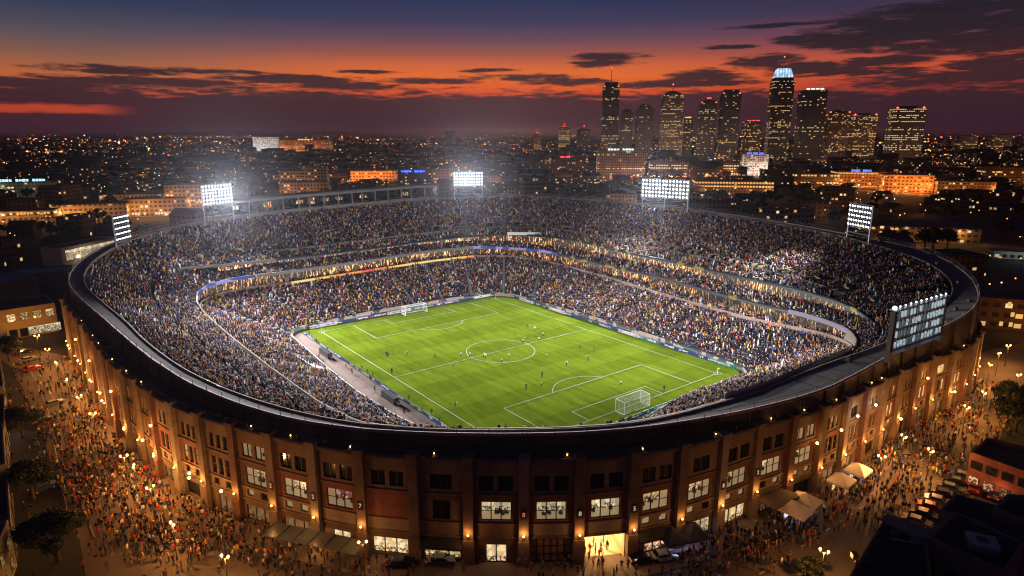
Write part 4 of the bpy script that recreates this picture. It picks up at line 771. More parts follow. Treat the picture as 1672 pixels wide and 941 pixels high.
# advertising boards
def board_mat(name, bgc, fg, strength):
    m, N, B = base_mat(name); tc = N.new('ShaderNodeTexCoord'); S = N.new('ShaderNodeSeparateXYZ'); N.l.new(tc.outputs['Object'], S.inputs[0])
    oi = N.new('ShaderNodeObjectInfo'); cb = N.new('ShaderNodeCombineXYZ'); N.l.new(N.m('FLOOR', N.m('MULTIPLY', S.outputs[0], 2.6)), cb.inputs[0]); N.l.new(N.m('FLOOR', N.m('MULTIPLY', S.outputs[2], 7.)), cb.inputs[1]); N.l.new(oi.outputs['Random'], cb.inputs[2])
    wn = N.new('ShaderNodeTexWhiteNoise'); N.l.new(cb.outputs[0], wn.inputs[0])
    c2 = N.new('ShaderNodeCombineXYZ'); N.l.new(N.m('FLOOR', N.m('MULTIPLY', S.outputs[0], .55)), c2.inputs[0]); N.l.new(oi.outputs['Random'], c2.inputs[1]); w2 = N.new('ShaderNodeTexWhiteNoise'); N.l.new(c2.outputs[0], w2.inputs[0])
    mid_ = N.m('MULTIPLY', N.m('GREATER_THAN', S.outputs[2], .28), N.m('LESS_THAN', S.outputs[2], .8))
    on = N.m('MULTIPLY', N.m('MULTIPLY', N.m('GREATER_THAN', wn.outputs[0], .45), mid_), N.m('GREATER_THAN', w2.outputs[0], .45))
    c = N.mix(on, (*bgc, 1), (*fg, 1)); N.l.new(c, B.inputs['Base Color']); N.l.new(c, B.inputs['Emission Color']); B.inputs['Emission Strength'].default_value = strength
    return m
BM = {'dark green': board_mat('dark_green_board', (.008, .05, .045), (.5, .5, .45), .35), 'navy blue': board_mat('navy_board', (.01, .025, .12), (.55, .6, .65), .45), 'white': board_mat('white_board', (.5, .48, .5), (.05, .06, .25), .35), 'teal': board_mat('teal_board', (.01, .13, .13), (.6, .65, .6), .35), 'purple': board_mat('purple_board', (.07, .03, .12), (.6, .55, .6), .35)}
BPOOL = {}
def board(p0, p1, colr, label):
    d = p1-p0; L = d.length; o = BPOOL.get((colr, round(L, 1)))
    if o is None:
        b = MB(); b.box((L/2, 0, .5), (L-.08, .14, .95)); b.box((.6, .3, .2), (.1, .5, .4)); b.box((L-.6, .3, .2), (.1, .5, .4))
        o = b.build('advertising_board', BM[colr]); BPOOL[(colr, round(L, 1))] = o
    else: o = link(o.copy())
    o.location = p0; o.rotation_euler = (0, 0, math.atan2(d.y, d.x)); tag(o, label, 'board', 'advertising boards round the pitch')
def board_line(A, E, n, cols, where):
    for k in range(n):
        p0 = A+(E-A)*(k/n); p1 = A+(E-A)*((k+1)/n); f = (k+.5)/n
        board(p0, p1, cols[k % len(cols)], f"{cols[k % len(cols)]} advertising board on the {where[0]}, {['first','second','third','fourth','fifth','sixth','seventh','eighth','ninth','tenth','eleventh','twelfth'][k]} from {where[1]}")
board_line(pp(-5.4, -2), pp(-5.0, PW+3), 8, ['white', 'navy blue', 'purple', 'white', 'dark green', 'purple', 'navy blue', 'white'], ('far left goal line', 'the left corner'))
board_line(pp(-2, PW+6.8), pp(PL+1, PW+6.8), 12, ['dark green', 'white', 'dark green', 'white', 'navy blue', 'dark green', 'navy blue', 'white', 'teal', 'navy blue', 'navy blue', 'teal'], ('right hand touchline', 'the far corner'))
board_line(pp(PL+5.6, PW+3), pp(PL+5.6, -2), 8, ['purple', 'white', 'teal', 'teal', 'dark green', 'teal', 'navy blue', 'teal'], ('near right goal line', 'the right corner'))
board_line(pp(-1, -5.7), pp(PL+1, -5.7), 12, ['navy blue', 'dark green', 'dark green', 'navy blue', 'dark green', 'dark green', 'navy blue', 'dark green', 'dark green', 'navy blue', 'dark green', 'navy blue'], ('left hand touchline', 'the left corner'))
# things along the brown track
for k, (u, lab) in enumerate(((24, 'low grey team bench with a clear roof beside the brown track, nearer the left corner'), (66, 'low grey team bench with a clear roof beside the brown track, nearer the camera'))):
    o = empty('team_bench', pp(u, -7.6), lab, 'bench', 'team benches on the track', PA); b = MB(); b.box((0, -.5, .45), (9, .5, .1)); b.box((0, -.75, .8), (9, .1, .7)); b.build('seat', M['steel'], o)
    b = MB(); b.box((0, -.5, 1.7), (7., 1.5, .06)); b.box((0, -1.2, .85), (7., .06, 1.7)); [b.box((s*3.4, -.5, .85), (.06, 1.4, 1.7)) for s in (-1, 0, 1)]; b.build('shelter', mat('shelter_panel', (.05, .055, .065), .3), o)
b = MB(); p0, p1 = at(472, 569, 1.6), at(532, 604, 1.6); d = (p1-p0); nrm = Vector((d.y, -d.x, 0)).normalized()
for k in range(10):
    a0, a1 = p0+d*k/10, p0+d*(k+1)/10; h0, h1 = .25*(k % 2), .25*((k+1) % 2)
    b.face([a0-nrm*.2+Vector((0, 0, h0*.3)), a1-nrm*.2+Vector((0, 0, h1*.3)), a1+nrm*3.4+Vector((0, 0, 1.6+h1)), a0+nrm*3.4+Vector((0, 0, 1.6+h0))]); b.face([a0-nrm*.2, a1-nrm*.2, a1-nrm*.2-Vector((0, 0, 1.2)), a0-nrm*.2-Vector((0, 0, 1.2))])
tag(b.build('seat_cover', M['white']), 'long white sheet covering the front seats beside the brown track', 'sheet')

# ------------------------------------------------------------------ floodlights
def lamp_mesh():
    b = MB(); k = 10
    for i in range(k):
        t0, t1 = 2*pi*i/k, 2*pi*(i+1)/k; c = lambda t, r, y: (r*math.cos(t), y, r*math.sin(t))
        b.face([c(t0, .4, .0), c(t1, .4, .0), c(t1, .2, .5), c(t0, .2, .5)], 0)
    b.face([(.33*math.cos(2*pi*i/k), .02, .33*math.sin(2*pi*i/k)) for i in range(k)], 1); b.box((0, .55, 0), (.3, .3, .3))
    return b.mesh('lamp', [M['steel'], M['lamp_flood']])
LAMP = lamp_mesh()
def floodlight(px, py, zr, x0, x1, y0, y1, nx, ny, label, turn=0., power=3e5, aim=None, wid=None, masts=2, s=1.):
    base = at(px, py, zr); Y = base.y; xm = (x0+x1)/2
    depth = Y*cP+(CAMH-(height_at((y0+y1)/2, Y)))*sP
    w = wid or (x1-x0)*depth/FPX; z0, z1 = height_at(y1, Y), height_at(y0, Y)
    a = math.atan2(CY-base.y, CX-base.x)+turn            # direction the bank faces
    off = (xm-px)*depth/FPX
    o = empty('floodlight_tower', (base.x+off, base.y, zr), label, 'floodlight', 'floodlight towers on the stadium rim', a+pi/2)
    # local: -y faces the pitch, x along the bank
    b = MB(); h0, h1 = z0-zr, z1-zr
    for k in range(masts):
        x = -w*.5+w*k/(masts-1) if masts > 1 else 0
        m_ = MB(); m_.tube((x*.96, .5, -1), (x*.96, .5, h1), .3, .22, 8); m_.build('mast', M['steel'], o)
    fr = MB()
    for k in range(ny+1): z = h0+(h1-h0)*k/ny; fr.box((0, .35, z), (w+.3, .16, .16))
    for k in range(6): x = -w/2+w*k/5; fr.box((x, .45, (h0+h1)/2), (.14, .14, h1-h0))
    fr.tube((-w/2, .5, h0*.35), (w/2, .5, h0*.35), .12); fr.tube((-w/2, .5, h0*.35), (w/2, .5, h0*.9), .08)
    fr.box((0, .9, h0-.1), (w, 1.1, .12)); fr.build('frame', M['steel'], o)
    for i in range(nx):
        for j in range(ny):
            l = link(bpy.data.objects.new('lamp', LAMP), o); l.location = (-w/2+w*(i+.5)/nx, 0, h0+(h1-h0)*(j+.5)/ny); sc_ = min(w/nx, (h1-h0)/ny)*1.05; l.scale = (sc_*s*.82,)*3; l.rotation_euler = (math.radians(16), 0, 0)
    zc = (z0+z1)/2; pos = Vector((base.x+off, base.y, zc))+Vector((math.cos(a), math.sin(a), 0))*3.
    spot_light('floodlight_beam', pos, aim or (CX-(base.x-CX)*.6, CY-(base.y-CY)*.6, 16), power, 80, (1, .96, .98), 2.5, 1.); return pos
PWR = 1.3e6
FL = [floodlight(364, 362, 31.5, 332, 388, 301, 334, 10, 6, 'very bright wide floodlight bank above the left rim beside the gallery', 0, PWR*1.1, (8, 95, 6)),
      floodlight(765, 324, 34.3, 741, 789, 281, 304, 12, 5, 'square floodlight bank in the middle of the far rim', 0, PWR*.8),
      floodlight(1083, 341, 33.6, 1042, 1125, 293, 324, 14, 5, 'widest floodlight bank with three masts on the far right rim', 0, PWR, masts=3),
      floodlight(1398, 387, 31.9, 1372, 1425, 334, 372, 9, 5, 'floodlight bank on two masts at the right rim, its rows tilted', 0, PWR*.5),
      floodlight(205, 396, 28.5, 191, 216, 350, 393, 9, 5, 'floodlight bank at the far left rim seen nearly edge on', .25, PWR*.8, wid=9.)]
seats2 = None
# rack of lamps seen from behind on the right rim
A, E = at(1449, 588, 20.6), at(1533, 551, 21.6); d = E-A; L = d.length; rz = math.atan2(d.y, d.x)
hN = 16.; depth = A.y*cP+40*sP; hN = (588-515)*depth/FPX/math.cos(math.radians(22))
o = empty('scoreboard', ((A+E)/2), 'large open backed scoreboard rack with rows of modules painted to glow on the right rim', 'scoreboard', None, rz)
for s in (-1, 1):
    b = MB(); b.box((s*L/2, 0, hN/2-1), (.9 if s < 0 else .5, .9, hN+2)); b.build('post', M['frame'], o)
fr = MB()
for k in range(5): fr.box((0, 0, hN*(.14+.86*k/4)), (L, .35, .3))
for k in range(15): fr.box((-L/2+L*k/14, .25, hN*.57), (.14, .14, hN*.86))
for k in range(7): fr.tube((-L/2+L*k/7, -.2, hN*.14), (-L/2+L*(k+1)/7, -.2, hN*.31), .07, None, 4); fr.tube((-L/2+L*(k+1)/7, -.2, hN*.66), (-L/2+L*k/7, -.2, hN*.83), .07, None, 4)
fr.box((0, 0, hN+.3), (L+1, 1.6, .2)); fr.box((0, -.6, hN*.12), (L, 1.4, .12)); fr.build('truss', [M['steel'], M['frame']], o)
mb = MB(); M['module_dim'] = glow('module_dim_leak_glow', (.5, .68, .75), .08, (.03, .03, .035)); M['module'] = glow('module_leak_glow', (.6, .78, .85), .55, (.03, .03, .035))  # glow painted onto the modules for floodlight leaking through the rack
mods = []
for j in range(4):
    for i in range(17):
        b = MB(); b.box((0, 0, 0), (L/17*.34, .25, hN*.125*random.uniform(.92, 1.05))); q = b.build('module', M['module'] if random.random() < .6 else M['module_dim'], o); q.location = (-L/2+L*(i+.5)/17, -.12, hN*(.14+.215*(j+.5))+random.uniform(-.1, .1))
for i in range(11):
    b = MB(); b.ball((0, 0, 0), .17 if i else .42, 8, 5); q = b.build('lamp', M['lamp_flood'], o); q.location = (-L/2+L*i/10, 0, hN+.7)
top = (A+E)/2+Vector((0, 0, hN+1.2))
spot_light('scoreboard_beam', top+Vector((-1.5, 1.5, 0)), (CX-35, CY+95, 18), PWR*.6, 92, (1, .96, .98), 2., 1.)
# ------------------------------------------------------------------ ground and streets
def sheet(name, pts, m, kind='structure'):
    b = MB(); b.face(pts); o = b.build(name, m); o['kind'] = kind; return o
M['ground'] = mat('dark_ground', (.03, .03, .028), .95, .5, .02)
R_ = 60000
sheet('ground', [(-R_, -300, -.03), (R_, -300, -.03), (R_, R_*1.3, -.03), (-R_, R_*1.3, -.03)], M['ground'])
plz = []
out_pts = [at(-60, 548), at(20, 600), at(60, 680), at(95, 790), at(130, 880), at(140, 941), Vector((-60, 60, 0)), Vector((90, 60, 0)), at(1560, 880), at(1600, 790), at(1640, 700), at(1700, 610), at(1760, 540)]
inn = [world(at_ang(RF, math.radians(d))-1, math.radians(d), 0) for d in np.linspace(-3, -177, 40)]
b = MB(); allp = [(p.x, p.y, 0) for p in out_pts]+[(p.x, p.y, 0) for p in inn]; b.face(allp); o = b.build('plaza_pavement', M['asphalt']); o['kind'] = 'structure'
M['paving'] = mat('pale_pavement', (.2, .15, .11), .85, .35, .3, bump=.05)
fp = MB(); ds = np.linspace(-176, -12, 120)
for d0, d1 in zip(ds, ds[1:]):
    a0, a1 = math.radians(d0), math.radians(d1); r0, r1 = at_ang(RF, a0), at_ang(RF, a1)
    fp.face([world(r0, a0, .14), world(r1, a1, .14), world(r1+5, a1, .14), world(r0+5, a0, .14)]); fp.face([world(r0+5, a0, .14), world(r1+5, a1, .14), world(r1+5, a1, .0), world(r0+5, a0, .0)])
o = fp.build('stadium_pavement', M['paving']); o['kind'] = 'structure'
def kerb(pts, name='kerb', w=.3):
    b = MB()
    for p, q in zip(pts, pts[1:]):
        d = q-p; b.box(((p+q)/2+Vector((0, 0, .07))), (d.length, w, .14), math.atan2(d.y, d.x))
    o = b.build(name, M['concrete']); o['kind'] = 'structure'
kl = [at(12, 590), at(30, 640), at(66, 710), at(95, 790), at(128, 880), at(140, 941)]
kerb([at(42, 590), at(66, 640), at(92, 705), at(120, 790), at(155, 880)])
mk = MB()
def stripe(p, q, w=.16, z=.008):
    d = q-p; n = Vector((-d.y, d.x, 0)).normalized()*w/2; up = Vector((0, 0, z)); mk.face([p-n+up, q-n+up, q+n+up, p+n+up])
for (x0, y0, x1, y1) in [(88, 722, 112, 845), (60, 745, 72, 775)]: stripe(at(x0, y0), at(x1, y1))
def dashes(p, q, n, f=.5):
    for k in range(n): stripe(p+(q-p)*(k/n), p+(q-p)*((k+f)/n), .2)
dashes(at(1240, 938), at(1420, 820), 9, .35); dashes(at(1100, 935), at(1250, 860), 5, .3); dashes(at(1440, 805), at(1640, 640), 12, .35); dashes(at(60, 600), at(150, 770), 10, .35)
for k in range(9): stripe(at(1478, 850)+Vector((k*2.7, k*2.1, 0)), at(1478, 850)+Vector((k*2.7+3., k*2.1-3.6, 0)), .12)
o = mk.build('road_markings', mat('worn_road_paint', (.5, .45, .36), .8, .4, 1.2)); o['kind'] = 'structure'

# ------------------------------------------------------------------ street lamps and their light
WARM = (1, .42, .1)
def lamp_proto():
    o = empty('street_lamp', (0, 0, 0), 'x', 'street lamp', 'street lamps round the stadium')
    b = MB(); b.tube((0, 0, 0), (0, 0, .6), .16, .12, 8); b.tube((0, 0, .6), (0, 0, 6.1), .08, .055, 8); b.tube((-.55, 0, 6.05), (.55, 0, 6.05), .04); b.build('post', M['frame'], o)
    for s in (-.55, .55):
        b = MB(); b.tube((s, 0, 6.0), (s, 0, 6.2), .09, .14, 8); q = b.build('lamp_head', M['frame'], o); b = MB(); b.ball((s, 0, 6.4), .2, 8, 6); b.build('globe', M['lamp_warm'], q)
    return o
LP = lamp_proto(); lamps_xy = []
def where_lab(px): return 'left plaza crowd' if px < 420 else 'front of the stadium' if px < 1180 else 'right hand street crowd'
lamp_left = [(77, 570), (91, 592), (109, 620), (129, 647), (151, 675), (202, 744), (218, 761), (245, 795), (281, 855), (367, 908), (592, 885)]
lamp_list = [(60, 548)]+lamp_left+sorted([(1346, 899), (1476, 712), (1617, 595), (1647, 564), (1607, 641), (1579, 664), (1632, 577), (1664, 612), (1520, 735), (1440, 745)])
for k, (x, y) in enumerate(lamp_list):
    P = at(x, y, 6.4); o = LP if k == 0 else copy_tree(LP); o.location = (P.x, P.y, 0); o.rotation_euler = (0, 0, random.random()*3)
    rank = ['first', 'second', 'third', 'fourth', 'fifth', 'sixth', 'seventh', 'eighth', 'ninth', 'tenth', 'eleventh', 'last'][k if k < 12 else k-12]
    o['label'] = (f'twin globe street lamp on the left plaza, {rank} counted from the far end' if k < 11 else 'twin globe lamp post before the shops at the front of the stadium' if k == 11 else f'twin globe street lamp in the right street, {rank} counted from the left')
    lamps_xy.append((P.x, P.y)); dd = math.hypot(P.x, P.y)
    point_light('street_light', (P.x, P.y, 5.7), 3600 if k not in (11,) else 500, WARM, .3)
for (p, dd, x) in wall_lamps:
    point_light('wall_light', p+Vector((0, 0, .25)), 140 if 400 < x < 1260 else 280 if x < 400 else 240, WARM, .2)
# high bracket lamps on the left and right flanks
for (x, y, z, pw, c) in [(1406, 682, 12.5, 420, (1, .85, .6)), (1437, 664, 12.5, 420, (1, .85, .6)), (1370, 702, 11.5, 260, WARM), (1330, 723, 11, 260, WARM), (1512, 618, 11.5, 300, WARM), (100, 565, 5., 350, WARM), (118, 590, 5., 350, WARM), (140, 622, 5., 350, WARM), (168, 655, 5., 350, WARM), (208, 700, 5., 350, WARM), (252, 745, 5., 350, WARM), (290, 790, 5., 350, WARM), (340, 815, 5., 300, WARM), (1590, 585, 5, 300, WARM), (1555, 640, 5, 300, WARM), (1495, 690, 5, 300, WARM), (155, 589, 11.5, 500, WARM), (201, 636, 11.5, 500, WARM), (262, 691, 11.5, 420, WARM), (125, 555, 11.5, 500, WARM), (232, 720, 6.5, 400, WARM), (180, 640, 6.5, 400, WARM), (322, 768, 6., 300, WARM)]:
    P = at(x, y, z); r, a = polar(P.x, P.y); r = at_ang(RF, a)
    b = MB(); b.tube(loc(r, a, z-.3), loc(r+1.2, a, z-.1), .06); q = b.build('bracket_lamp', M['frame'], stad); b = MB(); b.ball(loc(r+1.2, a, z+.1), .26); b.build('globe', M['lamp_warm'] if c is WARM else M['lamp_white'], q)
    point_light('bracket_light', world(r+1.6, a, z+.2), pw, c, .3)

# clutter on the terrace roof and the rim walkway
M['hvac'] = mat('weathered_roof_unit', (.09, .085, .08), .8, .35, 1.2)
for d in np.arange(-172, -8, 5.2):
    a = math.radians(d+random.uniform(-1.2, 1.2)); r6, rf = at_ang(R6, a)+1.3, at_ang(RF, a)-.6; hf = at_ang(HF, a)
    if rf-r6 < 1.6: continue
    b = MB(); q = random.random(); r = (r6+rf)/2
    if q < .45: b.box(loc(r, a, hf-.75), (random.uniform(.8, 1.6), random.uniform(1, 2.6), .9), a)
    elif q < .75: b.tube(loc(r, a, hf-.9), loc(r, a+.03, hf-.9), .16); b.box(loc(r, a, hf-.85), (.5, .5, .8), a)
    else: b.box(loc(r, a, hf-.6), (rf-r6-.4, .25, 1.1), a)
    b.build('roof_unit', M['hvac'], stad)
for d in np.arange(-52, 40, 3.4):
    a = math.radians(d); i = ang_i(d); w_ = R6[i]-R5[i]
    if w_ < 3: continue
    b = MB(); zz = lambda t: Z5[i]+.5+(Z6[i]-.85-Z5[i])*t
    b.tube(loc(R5[i]+.4, a, zz(0)+.05), loc(R6[i]-.1, a, zz(1)+.05), .05, None, 4)
    if random.random() < .4: b.box(loc(R5[i]+w_*random.uniform(.3, .8), a+.01, zz(.5)+.4), (.7, 1.1, .8), a)
    b.build('walkway_joint', M['hvac'], stad)
# ------------------------------------------------------------------ stalls, canopies, pavilion
def gazebo(p, rz, w, d, peaks, h, m, label, glowc, group=None):
    o = empty('canopy_stall', (p.x, p.y, 0), label, 'stall', group, rz)
    b = MB(); n = peaks; seg_ = w/n
    for k in range(n):
        x0 = -w/2+k*seg_; x1 = x0+seg_; xm = (x0+x1)/2; apex = (xm, 0, h+1.5)
        cs = [(x0, -d/2, h), (x1, -d/2, h), (x1, d/2, h), (x0, d/2, h)]
        for i in range(4): b.face([cs[i], cs[(i+1) % 4], apex])
        for A, E in (((x0, -d/2), (x1, -d/2)), ((x0, d/2), (x1, d/2))): b.box(((A[0]+E[0])/2, A[1], h-.18), (seg_, .04, .36))
    for s in (-1, 1): b.box((s*w/2, 0, h-.18), (.04, d, .36))
    b.build('canopy', m, o)
    for k in range(n+1):
        for s in (-1, 1):
            b = MB(); b.tube((-w/2+k*seg_, s*(d/2-.06), 0), (-w/2+k*seg_, s*(d/2-.06), h), .05); b.build('pole', M['steel'], o)
    b = MB(); b.box((0, -d*.28, .5), (w*.8, .7, 1.)); b.box((0, d*.3, .9), (w*.8, .4, 1.8)); b.build('counter', mat('stall_goods', (.3, .16, .12), .7, .8, 6), o)
    b = MB(); b.box((0, d*.28-.25, 1.5), (w*.8, .1, .9)); b.build('back_panel', interior('stall_display', glowc, (1, .7, .35), 1.3, 3), o)
    c = Vector((p.x, p.y, h-.4)); point_light('stall_light', c, 160, glowc, .4); return o
gazebo(at(1303, 848), math.radians(42), 8, 4.6, 2, 2.9, M['tent_white'], 'largest cream peaked canopy stall on the right beside the stadium wall', (.5, .55, 1))
gazebo(at(1371, 806), math.radians(42), 4.2, 3.8, 1, 2.8, M['tent_white'], 'smaller cream canopy stall with lights, the nearer of the pair up the right street', (1, .65, .3))
gazebo(at(1398, 789), math.radians(42), 4.2, 3.8, 1, 2.8, M['tent_white'], 'smaller cream canopy stall with blue light, the farther of the pair up the right street', (.4, .5, 1))
gazebo(at(1112, 898), math.radians(16), 7.5, 4.5, 2, 3.0, M['tent_blue'], 'navy blue canopy stall lit blue inside, in front of the stadium', (.3, .45, 1))
# glazed pavilion at the foot of the wall
p0 = at(515, 905); o = empty('glass_pavilion', p0, 'long low glass roofed pavilion with small lights at the foot of the stadium wall', 'pavilion', None, math.radians(-17))
b = MB(); b.box((0, 0, 2.9), (17, 3.6, .1)); b.build('roof', mat('grimy_glass_roof', (.16, .17, .16), .3, .3, .5), o); b = MB()
for k in range(7): b.tube((-8.4+k*2.8, -1.7, 0), (-8.4+k*2.8, -1.7, 2.9), .07); b.tube((-8.4+k*2.8, 1.7, 0), (-8.4+k*2.8, 1.7, 2.9), .07); b.box((-8.4+k*2.8, 0, 2.98), (.1, 3.6, .08))
b.build('pavilion_frame', M['frame'], o)
for k in range(7): b = MB(); b.ball((-7+k*2.3, -1.2, 2.6), .14); b.build('lamp', M['lamp_warm'], o)
point_light('pavilion_light', p0+Vector((0, 0, 2.2)), 200, WARM, .5)
# big cantilever canopy over the shop doors on the right
p0 = at(1252, 834); o = empty('entrance_canopy', p0, 'broad flat brown entrance canopy jutting out beside the largest cream stall', 'canopy', None, math.radians(35)); b = MB(); b.box((0, 0, 3.6), (7.5, 3.6, .25)); b.build('slab', mat('dark_canopy_slab', (.09, .065, .05), .8, .3, 1), o); [(lambda q: (q.tube((s*3.4, -1.5, 0), (s*3.4, -1.5, 3.5), .1), q.build('post', M['frame'], o)))(MB()) for s in (-1, 1)]
o.location = world(at_ang(RF, polar(p0.x, p0.y)[1])+2.2, polar(p0.x, p0.y)[1], 0)

# ------------------------------------------------------------------ cars
CARP = [mat(n, c, .35, .06, 2, .3, spec=.6) for n, c in (('black_car_paint', (.012, .012, .014)), ('silver_car_paint', (.32, .32, .33)), ('white_car_paint', (.6, .6, .58)), ('red_car_paint', (.25, .015, .012)), ('blue_car_paint', (.02, .04, .13)), ('grey_car_paint', (.1, .1, .105)))]
CN = ['black', 'silver', 'white', 'dark red', 'dark blue', 'grey']
def car_proto():
    o = empty('parked_car', (0, 0, 0), 'x', 'car', 'cars parked round the stadium')
    prof = [(-2.2, .32), (-2.25, .75), (-2.1, .92), (-1.55, .98), (-1.05, 1.42), (.45, 1.45), (1.15, .98), (2.05, .85), (2.22, .62), (2.2, .32)]
    b = MB(); n = len(prof)
    sec = [(-.88, 1.), (-.8, 1), (.8, 1), (.88, 1)]
    def wd(z): return .9 if z < 1.0 else .9-(z-1.0)*.5
    L_ = [(x, -wd(z), z) for x, z in prof]; R__ = [(x, wd(z), z) for x, z in prof]
    for i in range(n): j = (i+1) % n; b.face([L_[i], L_[j], R__[j], R__[i]])
    b.face(L_); b.face(R__[::-1])
    bo = b.build('body', CARP[0], o)
    b = MB()
    b.face([(1.1, -.8, 1.02), (.5, -.66, 1.41), (.5, .66, 1.41), (1.1, .8, 1.02)]); b.face([(-1.5, -.8, 1.0), (-1.08, -.66, 1.4), (-1.08, .66, 1.4), (-1.5, .8, 1.0)])
    b.v = [(x+(.012 if x > 0 else -.012), y, z+.012) for x, y, z in b.v]
    b.build('windscreen', M['glass_dark'], bo)
    for s in (-1, 1):
        b = MB(); b.face([(1.0, s*.905, 1.0), (.42, s*.7, 1.39), (-1.0, s*.7, 1.39), (-1.4, s*.905, 1.0)]); b.build('side_window', M['glass_dark'], bo)
        for x in (-1.38, 1.35):
            b = MB(); b.tube((x, s*.72, .33), (x, s*.93, .33), .33, None, 14); w = b.build('wheel', M['tyre'], o); b = MB(); b.tube((x, s*.925, .33), (x, s*.94, .33), .2, None, 10); b.build('rim', M['steel'], w)
        b = MB(); b.box((2.19, s*.62, .7), (.1, .4, .14)); b.build('headlight', mat('headlamp_glass', (.5, .5, .5), .2), o)
        b = MB(); b.box((-2.2, s*.66, .8), (.1, .36, .14)); b.build('tail_light', glow('tail_lamp', (.9, .04, .02), .7, (.3, .01, .01)), o)
    return o
CAR = car_proto(); ncar = 0
def car(p, rz, ci, label):
    global ncar
    o = CAR if ncar == 0 else copy_tree(CAR); ncar += 1; o.location = (p.x, p.y, .0); o.rotation_euler = (0, 0, rz); o['label'] = label
    bo = [c for c in o.children if c.name.startswith('body')][0]; bo.material_slots[0].link = 'OBJECT'; bo.material_slots[0].material = CARP[ci]
q0, q1 = at(1497, 856), at(1572, 782)
for k in range(8):
    p = q0+(q1-q0)*(k/7); rk = ['nearest', 'second', 'third', 'fourth', 'fifth', 'sixth', 'seventh', 'farthest'][k]; ci = [5, 0, 3, 1, 0, 5, 0, 4][k]
    car(p, math.radians(-38), ci, f"{CN[ci]} car, {rk} in the slanted parking row behind the dark rooftops")
for k, (x, y, r, ci, lab) in enumerate([(152, 655, 58, 0, 'black car by the left kerb beside the dark round tree, tail lights red'), (88, 662, 58, 5, 'grey car under the trees at the left kerb'), (52, 605, 58, 3, 'dark red car, nearest of the short line on the far left kerb'), (46, 590, 58, 1, 'silver car in the middle of the short line on the far left kerb'), (40, 577, 58, 0, 'black car at the far end of the short line on the far left kerb'), (72, 800, 55, 4, 'dark blue car parked below the left hand trees'),
    (1083, 913, 12, 2, 'white car parked before the shop under the olive awning'), (1050, 918, 8, 0, 'black car parked before the shop under the olive awning'), (720, 920, 4, 5, 'grey car at the front kerb left of the gate'), (655, 925, 3, 0, 'black car at the front kerb near the thin lamp post'), (1590, 800, 50, 3, 'dark red car beside the small red brick building'), (1622, 812, 50, 0, 'black car beside the small red brick building')]):
    if k == 0: x, y = 70, 690
    car(at(x, y), math.radians(r)+pi/2*(k in (0, 1, 2, 3, 4))*0, ci, lab)

# ------------------------------------------------------------------ trees
M['bark'] = mat('bark', (.06, .045, .03), .9, .3, 3)
M['leaf'] = mat('dark_leaves', (.016, .024, .009), .7, .6, .6)
def tree_meshes(seed, h, rad, nleaf, leaf, limbs=7):
    r = np.random.default_rng(seed); b = MB(); th = h*.38
    b.tube((0, 0, 0), (0, 0, th), rad*.09, rad*.06, 7)
    tips = []
    for k in range(limbs):
        t = 2*pi*k/limbs+r.uniform(-.3, .3); ln = rad*r.uniform(.5, .85); p = (ln*math.cos(t), ln*math.sin(t), th+(h-th)*r.uniform(.15, .75)); b.tube((0, 0, th*r.uniform(.7, 1)), p, rad*.045, rad*.015, 5); tips.append(p)
    tips.append((0, 0, h*.82)); b.tube((0, 0, th), (0, 0, h*.8), rad*.06, rad*.02, 5)
    cl = np.array(tips); nc = len(cl); sz = r.uniform(.34, .55, nc)*rad
    ci = r.integers(0, nc, nleaf); v = r.normal(size=(nleaf, 3)); v /= np.linalg.norm(v, axis=1)[:, None]
    c = cl[ci]+v*(sz[ci]*r.random(nleaf)**.45)[:, None]*np.array([1, 1, .75]); c[:, 2] = np.maximum(c[:, 2], th*.8)
    a = r.normal(size=(nleaf, 3)); a /= np.linalg.norm(a, axis=1)[:, None]; bb = np.cross(a, v); bb /= np.linalg.norm(bb, axis=1)[:, None]+1e-9
    s = leaf*r.uniform(.6, 1.3, nleaf)[:, None]; V = np.stack([c-a*s-bb*s*.6, c+a*s-bb*s*.6, c+a*s+bb*s*.6, c-a*s+bb*s*.6], 1).reshape(-1, 3)
    F = np.arange(nleaf*4).reshape(-1, 4)
    return b.mesh('trunk', M['bark']), np_mesh('crown', V, F, M['leaf'])
def tree(p, meshes, label, group, s=1.):
    o = empty('tree', (p.x, p.y, 0), label, 'tree', group, random.random()*6); o.scale = (s, s, s*random.uniform(.9, 1.1))
    link(bpy.data.objects.new('trunk', meshes[0]), o); link(bpy.data.objects.new('crown', meshes[1]), o); return o
TN = [tree_meshes(k, 8.5, 4.2, 5200, .2, 9) for k in range(2)]
for x, y, s, lab in [(95, 915, 1.0, 'nearest leafy tree at the lower left by the pale wall'), (55, 815, .95, 'leafy tree on the left kerb between the two dark blocks'), (38, 715, .9, 'leafy tree on the left kerb above the parked cars'), (1657, 705, 1.05, 'leafy tree at the right edge above the red brick building'), (15, 590, .9, 'farthest leafy tree on the left kerb'), (1645, 668, .8, 'smaller leafy tree behind the one at the right edge')]:
    tree(at(x, y), TN[int(x) % 2], lab, 'street trees round the stadium', s)
SH = tree_meshes(11, 2.4, 1.6, 900, .14, 5)
for x, y, lab in [(1312, 938, 'low leafy shrub beside the lamp post at the bottom right'), (1332, 935, 'second low leafy shrub beside the bottom right lamp post, nearer the rooftops')]: tree(at(x, y), SH, lab, 'shrubs by the lamp post')

